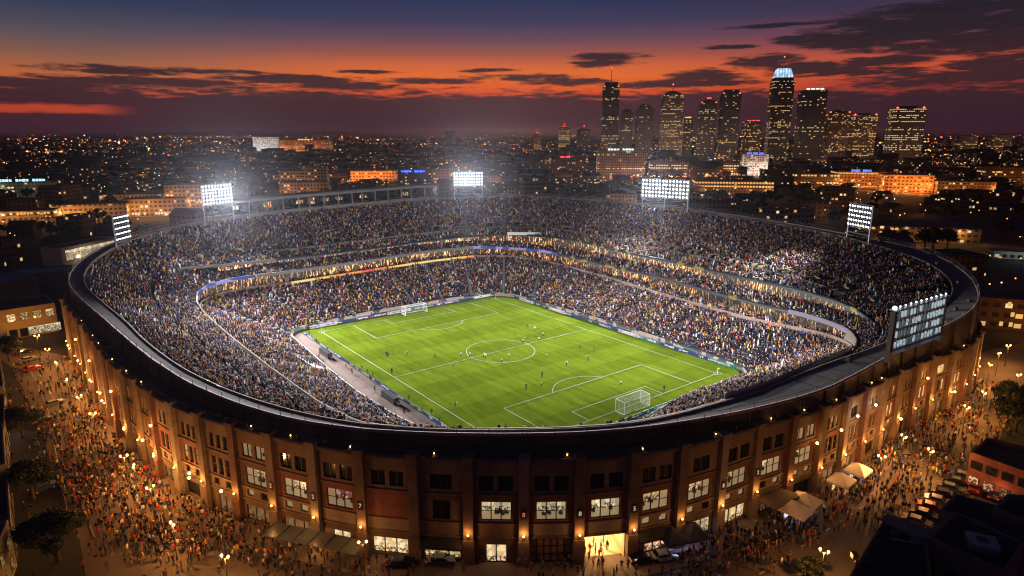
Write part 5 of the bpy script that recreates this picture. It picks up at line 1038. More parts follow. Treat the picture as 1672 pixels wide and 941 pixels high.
# ------------------------------------------------------------------ near buildings
def quadbuild(name, pts, h, m, label, cat, par=.7, roofm=None, extra=None, group=None):
    """flat-roofed block on a four-cornered plan with a raised parapet; pts counter-clockwise in world"""
    c = sum(pts, Vector())/len(pts); o = empty(name, (c.x, c.y, 0), label, cat, group); L = [p-c for p in pts]
    b = MB(); n = len(L); innr = [p*(1-.35/max(p.length, .4)*1.2) for p in L]
    b.prism([(p.x, p.y) for p in L], -.02, h, 0, cap=False)
    for i in range(n):
        j = (i+1) % n; b.face([(*L[i].xy, h), (*L[j].xy, h), (*innr[j].xy, h), (*innr[i].xy, h)]); b.face([(*innr[i].xy, h), (*innr[j].xy, h), (*innr[j].xy, h-par), (*innr[i].xy, h-par)])
    b.build('wall', m, o); b = MB(); b.face([(*p.xy, h-par) for p in innr]); b.build('roof', roofm or M['roof_felt'], o)
    return o, c, L
def wall_windows(o, A, E, z0, z1, n, w, mats, name='window'):
    d = E-A; Ld = d.length; ux = d.normalized(); nn_ = Vector((ux.y, -ux.x, 0)); rz = math.atan2(ux.y, ux.x)
    if nn_.dot((A+E)/2) < 0: nn_ = -nn_
    for k in range(n):
        c = A+d*((k+.5)/n); b = MB(); b.box((0, 0, 0), (w+.16, .1, z1-z0+.16)); f = b.build(name, M['frame'], o); f.location = c+nn_*.03+Vector((0, 0, (z0+z1)/2)); f.rotation_euler = (0, 0, rz)
        b = MB(); s = .06 if nn_.dot(Vector((-math.sin(rz), math.cos(rz), 0))) > 0 else -.06; b.face([(-w/2, s, -(z1-z0)/2), (w/2, s, -(z1-z0)/2), (w/2, s, (z1-z0)/2), (-w/2, s, (z1-z0)/2)]); b.build('pane', random.choice(mats), f)
GD = M['glass_dark']; V3 = lambda v: Vector((v.x, v.y, 0))
M['roofwall'] = mat('dark_parapet', (.12, .115, .12), .85, .3, .5)
rb = lambda *p: [V3(at(x, y, 9)) for x, y in p]
o, c, L = quadbuild('rooftop_block', [V3(at(1330, 941, 9))+Vector((-1, -6, 0)), V3(at(1449, 838, 9)), V3(at(1524, 868, 9)), V3(at(1512, 881, 9)), V3(at(1512, 881, 9))+Vector((-9, -17, 0))], 9, M['roofwall'], 'low dark roofed block at the bottom right with a pale raised deck', 'building', 1.6)
b = MB(); P = [at(1449, 838, 9)-c, at(1524, 868, 9)-c, at(1513, 882, 9)-c, at(1436, 850, 9)-c]; b.prism([(p.x, p.y) for p in P], 7.5, 9.05); b.build('raised_deck', mat('grey_deck', (.11, .11, .125), .8, .3, .6), o)
for k in range(4): b = MB(); q = P[3]+(P[2]-P[3])*((k+.6)/4.6); b.box((q.x, q.y-.2, 8.1), (1.3, .3, .9), math.radians(-22)); b.build('vent', M['steel'] if k % 2 else M['frame'], o)
b = MB(); q = at(1470, 865, 9)-c; b.tube((q.x-2, q.y-1, 8.2), (q.x+1.5, q.y-2.2, 8.2), .18); b.build('pipe', M['steel'], o); b = MB(); q = at(1420, 920, 8)-c; b.box((q.x, q.y, 7.7), (3.5, .5, .4), -.4); b.box((q.x-1, q.y+2, 7.8), (.8, .8, .7)); b.build('duct', M['frame'], o)
o, c, L = quadbuild('rooftop_block', [V3(at(1515, 877, 9.6)), V3(at(1641, 932, 9.6)), V3(at(1672, 886, 9.6)), V3(at(1559, 835, 9.6))], 9.6, M['roofwall'], 'dark flat roofed block at the bottom right carrying a square pale roof unit', 'building', 1.2)
b = MB(); q = at(1604, 885, 9.2)-c; b.box((q.x, q.y, 9.0), (3.6, 3.2, 1.1), math.radians(-25)); ru = b.build('roof_unit', mat('pale_roof_unit', (.3, .3, .32), .7, .2, 1), o); b = MB(); b.tube((q.x, q.y, 9.56), (q.x, q.y, 9.6), .8, None, 12); b.build('fan_opening', M['frame'], ru)
wall_windows(o, L[0], L[1], 4, 6, 4, 1.4, [GD])
o, c, L = quadbuild('rooftop_block', [V3(at(1534, 832, 8.6)), V3(at(1566, 840, 8.6)), V3(at(1690, 884, 8.6)), V3(at(1720, 850, 8.6)), V3(at(1560, 806, 8.6))], 8.6, M['roofwall'], 'long dark flat roofed block behind the one with the roof unit', 'building', 1.2)
o, c, L = quadbuild('rooftop_block', [V3(at(1622, 830, 9.8)), V3(at(1700, 860, 9.8)), V3(at(1740, 815, 9.8)), V3(at(1645, 806, 9.8))], 9.8, M['roofwall'], 'dark flat roofed block at the right edge below the red brick building', 'building', 1.2)
bp = [V3(at(1583, 795)), V3(at(1690, 842)), V3(at(1740, 775)), V3(at(1612, 765))]
bt = [V3(at(1585, 738, 7.2)), V3(at(1690, 776, 7.2)), V3(at(1730, 742, 7.2)), V3(at(1612, 714, 7.2))]
o, c, L = quadbuild('brick_building', bt, 7.2, M['brick'], 'small red brick building with a lit ground floor at the right edge', 'building', .8)
wall_windows(o, L[0], L[1], 4.2, 5.7, 4, 1.7, [GD]); wall_windows(o, L[0], L[1], .9, 2.6, 4, 1.6, [SHOP[1], SHOP[2], INT[3]], 'shopfront')
point_light('shop_light', c+V3((L[0]+L[1])/2)+Vector((-1.2, -1.6, 2.6)), 220, (1, .3, .15), .3)
M['plaster'] = mat('grubby_cream_plaster', (.26, .22, .16), .85, .35, .5); M['plaster2'] = mat('grey_render', (.16, .15, .14), .85, .35, .5)
kL = [at(40, 941), at(66, 880), at(62, 800), at(42, 720), at(16, 640), at(-8, 590), at(-40, 552)]
labs = ['low cream building with two dark windows at the lower left corner', 'dark flat roofed building on the left edge with a faintly lit yard', 'dark building on the left edge above the parked car', 'dark building on the left edge showing cool lit windows', 'low dark building at the far end of the left hand row']
L0 = [Vector((-68, 70, 0)), Vector((-77, 87, 0)), Vector((-89, 102, 0)), Vector((-103, 119.5, 0)), Vector((-118, 139, 0)), Vector((-136, 161, 0))]
for k in range(5):
    A, E = L0[k], L0[k+1]; d = (E-A).normalized(); n_ = Vector((-d.y, d.x, 0)); n_ = n_ if n_.x < 0 else -n_; A = A+d*.6; E = E-d*.6
    h = [8, 6.5, 8.5, 6.5, 8][k]; o, c, L = quadbuild('street_building', [A, E, E+n_*16, A+n_*16], h, M['plaster'] if k in (0, 3) else M['plaster2'], labs[k], 'building', .7, group=None)
    wall_windows(o, L[0], L[1], h-3.6, h-2., 4, 1.5, [GD, GD, INT[4]]); wall_windows(o, L[0], L[1], .8, 2.8, 4, 2., [GD, SHOP[1], SHOP[1] if k != 3 else INT[1]], 'shopfront')
    if k == 0: wall_windows(o, L[3], L[0], h-3.6, h-2., 3, 1.5, [GD])
    b = MB(); q = c-c; b.box((n_.x*-1, n_.y*-1, h-.3), (2.4, 1.8, 1.2), .5); b.build('roof_unit', M['steel'], o)
    pl = A+(E-A)*.5-n_*1.5; point_light('porch_light', (pl.x, pl.y, 2.6), 40 if k not in (3,) else 90, WARM if k != 3 else (.6, .9, 1), .2)
# orange-lit corner house, white pavilion with tall windows and flat roofs on the far left
def block_px(name, x0, y0, x1, y1, depth, h, m, label, cat='building', par=.6, roofm=None, group=None):
    A, E = V3(at(x0, y0)), V3(at(x1, y1)); d = (E-A).normalized(); n_ = Vector((-d.y, d.x, 0)); n_ = n_ if n_.y > 0 else -n_
    return quadbuild(name, [A, E, E+n_*depth, A+n_*depth], h, m, label, cat, par, roofm, group=group)
M['ochre'] = mat('ochre_render', (.34, .24, .12), .85, .3, .6)
o, c, L = block_px('corner_house', -60, 568, 97, 541, 16, 10., M['ochre'], 'ochre two storey house lit amber on the far left street corner', roofm=M['roof_felt'])
wall_windows(o, L[0]+(L[1]-L[0])*.45, L[1], 5.8, 8.2, 4, 2.2, [INT[2], INT[0], INT[2]]); wall_windows(o, L[0]+(L[1]-L[0])*.7, L[1], .6, 3.2, 2, 5., [INT[1]], 'shopfront'); wall_windows(o, L[0]+(L[1]-L[0])*.35, L[0]+(L[1]-L[0])*.68, .4, 3., 3, 2., [GD, SHOP[1]], 'shopfront')
for t in (.3, .6, .85): point_light('corner_light', c+L[0]+(L[1]-L[0])*t+Vector((2.5, -5, 5)), 420, WARM, .3)
o, c, L = block_px('rooftop_hall', -80, 512, 68, 486, 22, 8.5, M['plaster'], 'flat roofed pale hall behind the ochre corner house', roofm=mat('grey_membrane_roof', (.17, .17, .2), .8, .3, .2))
o, c, L = block_px('rooftop_hall', 10, 472, 118, 464, 16, 6., M['plaster2'], 'wide low hall with a pale grey roof beside the left rim', roofm=mat('light_membrane_roof', (.3, .29, .31), .8, .25, .12))
o, c, L = block_px('lounge_building', 106, 448, 196, 425, 11, 12.5, mat('warm_white_render', (.5, .42, .34), .85, .2, .5), 'white single storey building with tall bright windows behind the left rim')
wall_windows(o, L[0]+(L[1]-L[0])*.06, L[0]+(L[1]-L[0])*.94, 6.2, 11., 6, 5.2, [INT[1]]); point_light('added_lounge_fill', c+(L[0]+L[1])/2+Vector((3, -5, 6)), 900, (1, .75, .5), 1)  # added fill light without a fitting, brightens the front wall
# ------------------------------------------------------------------ people
SKN = [mat('light_skin', (.42, .25, .17), .6, .05), mat('tan_skin', (.28, .15, .09), .6, .05), mat('dark_skin', (.09, .045, .03), .6, .05)]
TOPS = {'black': (.012, .012, .014), 'white': (.65, .63, .6), 'red': (.38, .03, .03), 'yellow': (.6, .4, .04), 'navy': (.015, .025, .08), 'orange': (.5, .16, .03), 'grey': (.15, .15, .16), 'blue': (.05, .12, .35), 'brown': (.14, .07, .04), 'dark green': (.02, .07, .03)}
TOPM = {k: mat('cloth_'+k.replace(' ', '_'), c, .85, .12, 6) for k, c in TOPS.items()}
BOTS = {'black': (.012, .012, .014), 'denim': (.05, .08, .16), 'khaki': (.22, .17, .1), 'grey': (.1, .1, .11)}
BOTM = {k: mat('trousers_'+k, c, .85, .12, 6) for k, c in BOTS.items()}
HAIR = {'black hair': (.01, .008, .007), 'brown hair': (.06, .03, .015), 'fair hair': (.3, .2, .09), 'a red cap': (.35, .02, .02), 'a yellow cap': (.5, .35, .03), 'a white cap': (.6, .6, .58)}
HAIRM = {k: mat(k.replace('a ', '').replace(' ', '_'), c, .8, .1, 8) for k, c in HAIR.items()}
SHOE = mat('shoe_leather', (.02, .018, .016), .6, .1)
def person_mesh(name, arms, legs, lean=0.):
    """one skinned body; arms/legs are ((elbow),(hand)) and ((knee),(ankle)) per side, x = right, y = forward"""
    J = [(0, 0, .93), (0, lean*.4, 1.13), (0, lean*.8, 1.36), (0, lean, 1.47), (0, lean+.015, 1.56), (0, lean+.02, 1.67)]; Rr = [(.135, .1), (.125, .095), (.155, .1), (.055, .055), (.085, .1), (.075, .085)]
    E_ = [(0, 1), (1, 2), (2, 3), (3, 4), (4, 5)]; part = {0: 2, 1: 1, 2: 1, 3: 0, 4: 0, 5: 0}
    def add(p, r, par, pt): J.append(p); Rr.append(r); E_.append((par, len(J)-1)); part[len(J)-1] = pt; return len(J)-1
    for s in (-1, 1):
        (e, h), (k, a) = arms[0 if s < 0 else 1], legs[0 if s < 0 else 1]
        i = add((s*.19, lean*.85, 1.39), (.07, .07), 2, 1); j = add((s*.19+s*e[0], lean*.85+e[1], 1.39+e[2]), (.048, .048), i, 1); q = add((s*.19+s*h[0], lean*.85+h[1], 1.39+h[2]), (.034, .034), j, 0); d = (Vector(J[q])-Vector(J[j])).normalized()*.13; add(tuple(Vector(J[q])+d), (.04, .025), q, 0)
        i = add((s*.095, 0, .86), (.095, .1), 0, 2); j = add((s*.1, k[0], .86+k[1]), (.062, .062), i, 2); q = add((s*.105, a[0], max(.08, .86+a[1])), (.042, .042), j, 2); add((s*.11, a[0]+.15, max(.05, .86+a[1]-.04)), (.045, .035), q, 4)
    me = bpy.data.meshes.new(name); me.from_pydata(J, E_, []); o = bpy.data.objects.new(name, me); C.objects.link(o)
    md = o.modifiers.new('skin', 'SKIN'); md.use_smooth_shade = True
    for v, r in zip(me.skin_vertices[0].data, Rr): v.radius = r
    me.skin_vertices[0].data[0].use_root = True
    sd = o.modifiers.new('sub', 'SUBSURF'); sd.levels = 1; sd.render_levels = 1
    dg = bpy.context.evaluated_depsgraph_get(); out = bpy.data.meshes.new_from_object(o.evaluated_get(dg)); bpy.data.objects.remove(o); out.name = name
    out.materials.clear()
    for q in (SKN[0], TOPM['black'], BOTM['black'], HAIRM['black hair'], SHOE): out.materials.append(q)
    Jv = [Vector(p) for p in J]
    for f in out.polygons:
        c = f.center; bestd = 9
        for (a, b_) in E_:
            A, B_ = Jv[a], Jv[b_]; t = max(0, min(1, (c-A).dot(B_-A)/((B_-A).length_squared+1e-9))); dd = (c-(A+(B_-A)*t)).length
            if dd < bestd: bestd = dd; mi = part[b_]
        if c.z > 1.46 and abs(c.x) < .12 and mi == 0 and (c.z > 1.64 or c.y < lean-.0): mi = 3
        f.material_index = mi
    zm = min(v.co.z for v in out.vertices)
    for v in out.vertices: v.co.z -= zm
    return out
SA = (((.04, .0, -.29), (.05, .06, -.54)),)*2; SL = (((.0, -.42), (.0, -.78)),)*2
WL = (((.16, -.38), (-.02, -.75)), ((-.05, -.42), (-.32, -.72)))
POSE = {
 'standing': person_mesh('standing_body', SA, SL),
 'walking': person_mesh('walking_body', (((.03, -.12, -.26), (.04, .02, -.5)), ((.03, .12, -.26), (.02, .3, -.42))), WL, .03),
 'arms raised': person_mesh('cheering_body', (((.14, .05, .2), (.16, .08, .48)),)*2, SL),
 'phone raised': person_mesh('phone_body', (((.06, .12, -.24), (-.02, .34, -.02)), ((.05, -.02, -.28), (.05, .05, -.54))), SL),
 'hands on hips': person_mesh('hips_body', (((.2, -.05, -.22), (.02, .08, -.42)),)*2, (((.03, -.42), (.05, -.78)), ((-.02, -.42), (-.08, -.78)))),
 'running': person_mesh('running_body', (((.05, -.22, -.16), (.03, -.05, -.32)), ((.05, .14, -.24), (.0, .36, -.16))), (((.34, -.26), (.2, -.64)), ((-.14, -.4), (-.52, -.5))), .1),
}
used_lab = set()
def person(x, y, z, rz, pose, top, bot, hair, skin, label, group, s=1.):
    o = link(bpy.data.objects.new('person', POSE[pose])); o.location = (x, y, z); o.rotation_euler = (0, 0, rz); o.scale = (s, s, s)
    for i, q in enumerate((SKN[skin], TOPM[top], BOTM[bot], HAIRM[hair])): o.material_slots[i].link = 'OBJECT'; o.material_slots[i].material = q
    tag(o, label, 'person', group); used_lab.add(label); return o
# players, referee and keepers on the pitch (image positions of the feet)
spots = [(631, 583, 'n'), (634, 584, 'n'), (665, 580, 'w'), (640, 611, 'n'), (740, 600, 'w'), (743, 665, 'w'), (753, 583, 'w'), (767, 583, 'w'), (790, 585, 'w'), (793, 586, 'w'), (819, 594, 'w'), (831, 585, 'w'), (841, 548, 'n'), (861, 536, 'n'), (873, 541, 'w'), (861, 555, 'n'), (854, 562, 'w'), (880, 558, 'w'), (887, 550, 'w'), (892, 585, 'w'), (925, 598, 'w'), (947, 570, 'n'), (970, 577, 'n'), (885, 617, 'n'), (884, 632, 'w'), (859, 637, 'n'), (960, 590, 'n'), (710, 585, 'n'), (1084, 640, 'n'), (1013, 630, 'w')]
quarter = lambda x, y: ('inside the centre circle' if abs(x-812) < 56 and abs(y-571) < 18 else 'near the left touchline' if x < 680 and y > 575 else 'by the near goal' if x > 1000 else 'between the centre circle and the near goal' if y > 600 else 'right of the centre circle' if x > 866 else 'left of the centre circle')
cnt = {}
for x, y, k in spots:
    P = at(x, y, .02); nm = 'white football kit' if k == 'w' else 'dark football kit'; ps = random.choice(['running', 'running', 'standing', 'walking']); q = quarter(x, y)
    key = (k, ps, q); cnt[key] = cnt.get(key, 0)+1; od = ['', 'second ', 'third ', 'fourth ', 'fifth ', 'sixth '][cnt[key]-1]
    person(P.x, P.y, .02, random.random()*6.3, ps, 'white' if k == 'w' else 'navy', 'black', 'black hair', random.randint(0, 2), f"{od}person in {nm}, {ps} {q}" + (', from the left' if od and 'between' not in q else ''), 'players on the pitch', 1.12)
b = MB(); b.ball((0, 0, .22), .22, 8, 6); q = at(960, 583, 0.02); o = b.build('football', M['white'], loc=q); tag(o, 'small white football lying on the grass right of the centre circle', 'ball')
n_staff = 0
for (x, y) in [(505, 549), (509, 553), (517, 560), (521, 585), (540, 590), (565, 600), (575, 610), (591, 603), (612, 640), (609, 617), (605, 622), (630, 635), (632, 650), (652, 660), (668, 655), (690, 672), (705, 678), (718, 690), (660, 677), (600, 612)]:
    P = at(x, y, .01); top = list(TOPS)[n_staff % 10]; bot = list(BOTS)[(n_staff//10) % 4]; ps = ['standing', 'walking', 'hands on hips'][n_staff % 3]
    person(P.x, P.y, .01, random.random()*6.3, ps, top, bot, 'black hair', n_staff % 3, f"person in {top} top and {bot} trousers, {ps}, on the track beside the pitch", 'staff beside the pitch', 1.05); n_staff += 1
# the street crowd: density along the wall, thinning outwards
cand = []
def along(d0, d1, n, off0, off1, p=1.5):
    for _ in range(n):
        d = random.uniform(d0, d1); a = math.radians(d); r = at_ang(RF, a)+off0+(off1-off0)*random.random()**p
        cand.append((CX+r*math.cos(a), CY+r*math.sin(a)))
def blob(x, y, n, sx, sy):
    P = at(x, y)
    for _ in range(n): cand.append((random.gauss(P.x, sx), random.gauss(P.y, sy)))
along(-176, -150, 230, 1.5, 17, 1.6); along(-155, -128, 520, 1.5, 15, 1.3); along(-135, -114, 330, 1.5, 14, 1.2); along(-116, -95, 60, 2, 9, 1); along(-78, -58, 120, 3, 9, 1)
along(-62, -40, 330, 1.5, 15, 1.5); along(-42, -12, 480, 1.5, 17, 1.8); along(-176, -120, 70, 10, 34, 1)
blob(300, 880, 150, 5, 4.5); blob(230, 850, 110, 4.5, 5); blob(380, 890, 90, 6, 3); blob(200, 790, 90, 5, 6); blob(470, 915, 40, 6, 2.5); blob(955, 925, 30, 3.5, 2.5); blob(1210, 890, 75, 3.5, 2.5); blob(1190, 915, 40, 5, 2); blob(1420, 795, 80, 4, 4); blob(1330, 860, 25, 6, 3); blob(880, 930, 16, 2.5, 1.5); blob(1060, 905, 26, 4, 1.5); blob(700, 925, 14, 6, 1.2); blob(160, 690, 60, 6, 7); blob(1500, 735, 70, 5, 5); blob(1290, 890, 16, 6, 3); blob(610, 932, 14, 5, 1.2)
for x, y in [(930, 905), (938, 912), (946, 903), (955, 908), (962, 915), (972, 904), (978, 912), (950, 920)]: cand.append(tuple(at(x, y).xy))
solid = [(o.location.x, o.location.y, 2.4) for o in C.objects if o.parent is None and o.get('category') in ('car', 'tree')]+[(o.location.x, o.location.y, .6) for o in C.objects if o.get('category') == 'street lamp']
good = []; grid = {}
pav = lambda x, y: polar(x, y)
for (x, y) in cand:
    X, Y, D = pix(x, y, 1.)
    if not (-15 < X < 1690 and 500 < Y < 960): continue
    r, a = polar(x, y); off = r-at_ang(RF, a); dg_ = math.degrees(a)
    if off < 1.0 and not (-87 < dg_ < -79): continue
    if any((x-s[0])**2+(y-s[1])**2 < s[2]**2 for s in solid): continue
    if X > 1340 and Y > 860 or X > 1520 and Y > 775: continue
    key = (int(x/.62), int(y/.62))
    if key in grid: continue
    grid[key] = 1; good.append((x, y, .142 if off < 5 else .002, X, Y, D))
good.sort(key=lambda q: q[5] if 0 < q[3] < 1672 and q[4] < 945 else 1e6)
LM = [('the floodlit passage into the stadium', at(955, 905)), ('the barred gate in the stadium front', at(860, 905)), ('the navy canopy stall', at(1112, 898)), ('the largest cream canopy stall', at(1303, 848)), ('the pair of cream canopy stalls', at(1385, 798)), ('the glass roofed pavilion', at(515, 905)), ('the tall left plaza lamp', at(281, 925)), ('the twin lamp at the plaza edge', at(367, 940)), ('the lower right lamp post', at(1346, 940)), ('the shop under the olive awning', at(1040, 905)), ('the curved left end of the wall', at(330, 850)), ('the row of slanted cars', at(1520, 825)), ('the lamps along the left wall', at(215, 790)), ('the thin lamp post before the shops', at(592, 930)), ('the nearest lower left tree', at(95, 915)), ('the brick wall on the right flank', at(1480, 720)), ('the open plaza on the left', at(170, 800)), ('the parked cars at the front kerb', at(690, 925)), ('the lower left kerb', at(130, 880)), ('the road markings at the bottom', at(1180, 925))]
left_n = 300-len(spots)-n_staff
for k, (x, y, z, X, Y, D) in enumerate(good[:left_n]):
    lm = min(LM, key=lambda q: (q[1].x-x)**2+(q[1].y-y)**2); dist = math.hypot(lm[1].x-x, lm[1].y-y)
    rel = 'right beside' if dist < 3 else 'a few steps from' if dist < 8 else 'some way from'
    for t in range(60):
        top = random.choices(list(TOPS), [36, 9, 9, 5, 12, 5, 10, 6, 5, 3])[0]; bot = random.choice(list(BOTS)); hair = random.choices(list(HAIR), [30, 20, 10, 6, 6, 6])[0]; ps = random.choices(list(POSE), [38, 34, 7, 9, 12, 0])[0]
        lab = f"person in {top} with {bot} trousers and {hair}, {ps}, {rel} {lm[0]}"
        if len(lab.split()) > 16: lab = f"person in {top}, {bot} trousers and {hair.replace('a ', '')}, {ps} {rel} {lm[0]}"
        if len(lab.split()) > 16: lab = f"person in {top}, {hair.replace('a ', '')}, {ps} near {lm[0]}"
        if lab not in used_lab: break
    person(x, y, z, random.random()*6.3, ps, top, bot, hair, random.choice([0, 0, 1, 1, 2]), lab, 'people in the street below the stadium', random.uniform(.95, 1.08))
rest = good[left_n:]
def street_mass(P):
    n = len(P); a = rng.random(n)*2*pi; ca, sa = np.cos(a), np.sin(a); h = rng.uniform(.93, 1.06, n); V = []; Fq = []
    secs = [[(.1, .09, 0, .1), (.12, .1, .82, .1)], None]
    vs = []
    def ringv(cx, cy, z, rx, ry):
        return [(cx+rx*c, cy+ry*s, z) for c, s in ((1, 0), (.5, .87), (-.5, .87), (-1, 0), (-.5, -.87), (.5, -.87))]
    tv = []; tf = []; part = []
    def loft(rings, pt):
        n0 = len(tv)
        for r in rings: tv.extend(r)
        for i in range(len(rings)-1):
            for j in range(6): k = (j+1) % 6; tf.append((n0+i*6+j, n0+i*6+k, n0+i*6+6+k, n0+i*6+6+j)); part.append(pt[i])
        m_ = n0+(len(rings)-1)*6; tf.append((m_, m_+1, m_+2, m_+3)); part.append(pt[-1]); tf.append((m_, m_+3, m_+4, m_+5)); part.append(pt[-1])
    for s in (-1, 1): loft([ringv(s*.1, .03, 0, .06, .12), ringv(s*.1, 0, .1, .055, .06), ringv(s*.1, .02*s, .45, .065, .07), ringv(s*.09, 0, .88, .095, .1)], [2, 2, 2])
    loft([ringv(0, 0, .84, .17, .11), ringv(0, 0, 1.1, .155, .1), ringv(0, 0, 1.36, .22, .12), ringv(0, 0, 1.46, .08, .07), ringv(0, 0, 1.52, .07, .08), ringv(0, .01, 1.6, .09, .11), ringv(0, .01, 1.68, .085, .1), ringv(0, 0, 1.74, .04, .05)], [1, 1, 1, 0, 0, 3, 3])
    for s in (-1, 1): loft([ringv(s*.25, .05, .74, .035, .04), ringv(s*.25, .03, .84, .04, .045), ringv(s*.24, 0, 1.1, .05, .05), ringv(s*.21, 0, 1.39, .06, .06)], [0, 1, 1])
    T = np.array(tv); Tf = np.array(tf); pt = np.array(part)
    V = np.zeros((n, len(T), 3)); V[:, :, 0] = P[:, 0:1]+h[:, None]*(T[None, :, 0]*ca[:, None]-T[None, :, 1]*sa[:, None]); V[:, :, 1] = P[:, 1:2]+h[:, None]*(T[None, :, 0]*sa[:, None]+T[None, :, 1]*ca[:, None]); V[:, :, 2] = P[:, 2:3]+h[:, None]*T[None, :, 2]
    F = (np.arange(n)*len(T))[:, None, None]+Tf[None]
    tops = np.array(list(TOPS.values()))[rng.choice(10, n, p=np.array([38, 7, 9, 4, 12, 5, 10, 6, 6, 3])/100)]; bots = np.array(list(BOTS.values()))[rng.integers(0, 4, n)]; sk = SKIN[rng.choice(3, n)]; hr = np.array([(.01, .008, .007), (.06, .03, .015), (.35, .02, .02), (.5, .35, .03)])[rng.choice(4, n, p=[.5, .3, .1, .1])]
    col = np.stack([sk, tops, bots, hr], 1)[:, pt]
    me = np_mesh('street_crowd', V.reshape(-1, 3), F.reshape(-1, 4), M['crowd'], col.reshape(-1, 3)); o = link(bpy.data.objects.new('street_crowd', me)); o['kind'] = 'stuff'
street_mass(np.array([q[:3] for q in rest])); print('street people', len(good))
# ------------------------------------------------------------------ the city beyond
CF = {n: city_facade('facade_'+n, w, t, p, wa, co, s) for n, w, t, p, wa, co, s in [
    ('tan', (.2, .15, .1), .88, (3.4, 3.4), (1, .5, .15), (1, .8, .45), 1.1), ('brown', (.12, .075, .05), .9, (3.4, 3.4), (1, .45, .12), (1, .75, .4), .9), ('dark', (.05, .045, .045), .93, (3.4, 3.4), (1, .5, .15), (.9, .9, .7), .8),
    ('tower', (.06, .055, .06), .985, (3.2, 3.7), (1, .6, .2), (1, .85, .5), .7), ('tower_tan', (.17, .13, .1), .98, (3.2, 3.7), (1, .6, .2), (1, .85, .5), .7), ('orange', (.32, .17, .08), .85, (4., 3.8), (1, .45, .1), (1, .7, .3), 1.1), ('white', (.6, .55, .52), .6, (3.4, 3.4), (1, .8, .5), (1, .95, .85), 1.)]}
WINM = [glow('yellow_office_window', (1, .62, .2), .75), glow('amber_office_window', (1, .48, .12), .9), glow('pale_office_window', (1, .8, .5), .85)]
SIGN = {'blue': glow('blue_roof_sign', (.05, .15, 1.), 2.5), 'cyan': glow('cyan_roof_sign', (.35, .75, 1.), 1.8), 'white': glow('white_roof_sign', (.8, .95, 1.), 1.6), 'red': glow('red_roof_sign', (1, .06, .05), 2.5), 'amber': glow('amber_roof_light', (1, .5, .1), 2.)}
WMESH = {}
def win_mesh(w, h, k):
    key = (round(w, 1), round(h, 1), k)
    if key not in WMESH: b = MB(); b.box((0, 0, 0), (w, .25, h)); WMESH[key] = b.mesh('window', WINM[k])
    return WMESH[key]
def lit_windows(o, w, d, h, z0, nc, nr, rows, prob, k=0, limit=100, faces=('front', 'side')):
    """lit windows set into the front (-y) and the flank turned to the camera"""
    got = []
    sx = 1 if o.location.x < 0 else -1
    bandrow = {r: random.random() for r in range(nr)}
    for r in range(nr):
        pr = prob*(2.4 if bandrow[r] < rows else .22)
        for c in range(nc):
            if random.random() < pr: got.append(((-w/2+w*(c+.5)/nc, -d/2-.08, z0+(h-z0)*(r+.5)/nr), 0, w/nc*.72))
        for c in range(max(2, int(nc*.4))):
            n2 = max(2, int(nc*.4))
            if 'side' in faces and random.random() < pr: got.append(((sx*(w/2+.08), -d/2+d*(c+.5)/n2, z0+(h-z0)*(r+.5)/nr), pi/2, d/n2*.6))
    random.shuffle(got); hh = (h-z0)/nr*.42; mb = MB()
    for i, (p, rz, ww) in enumerate(got):
        kk = k if random.random() < .7 else random.randint(0, 2)
        if i < limit: q = link(bpy.data.objects.new('window', win_mesh(ww, hh, kk)), o); q.location = p; q.rotation_euler = (0, 0, rz)
        else: mb.box(p, (ww, .25, hh), rz, kk)
    if mb.v: q = mb.build('distant_window', WINM, o); q['kind'] = 'stuff'
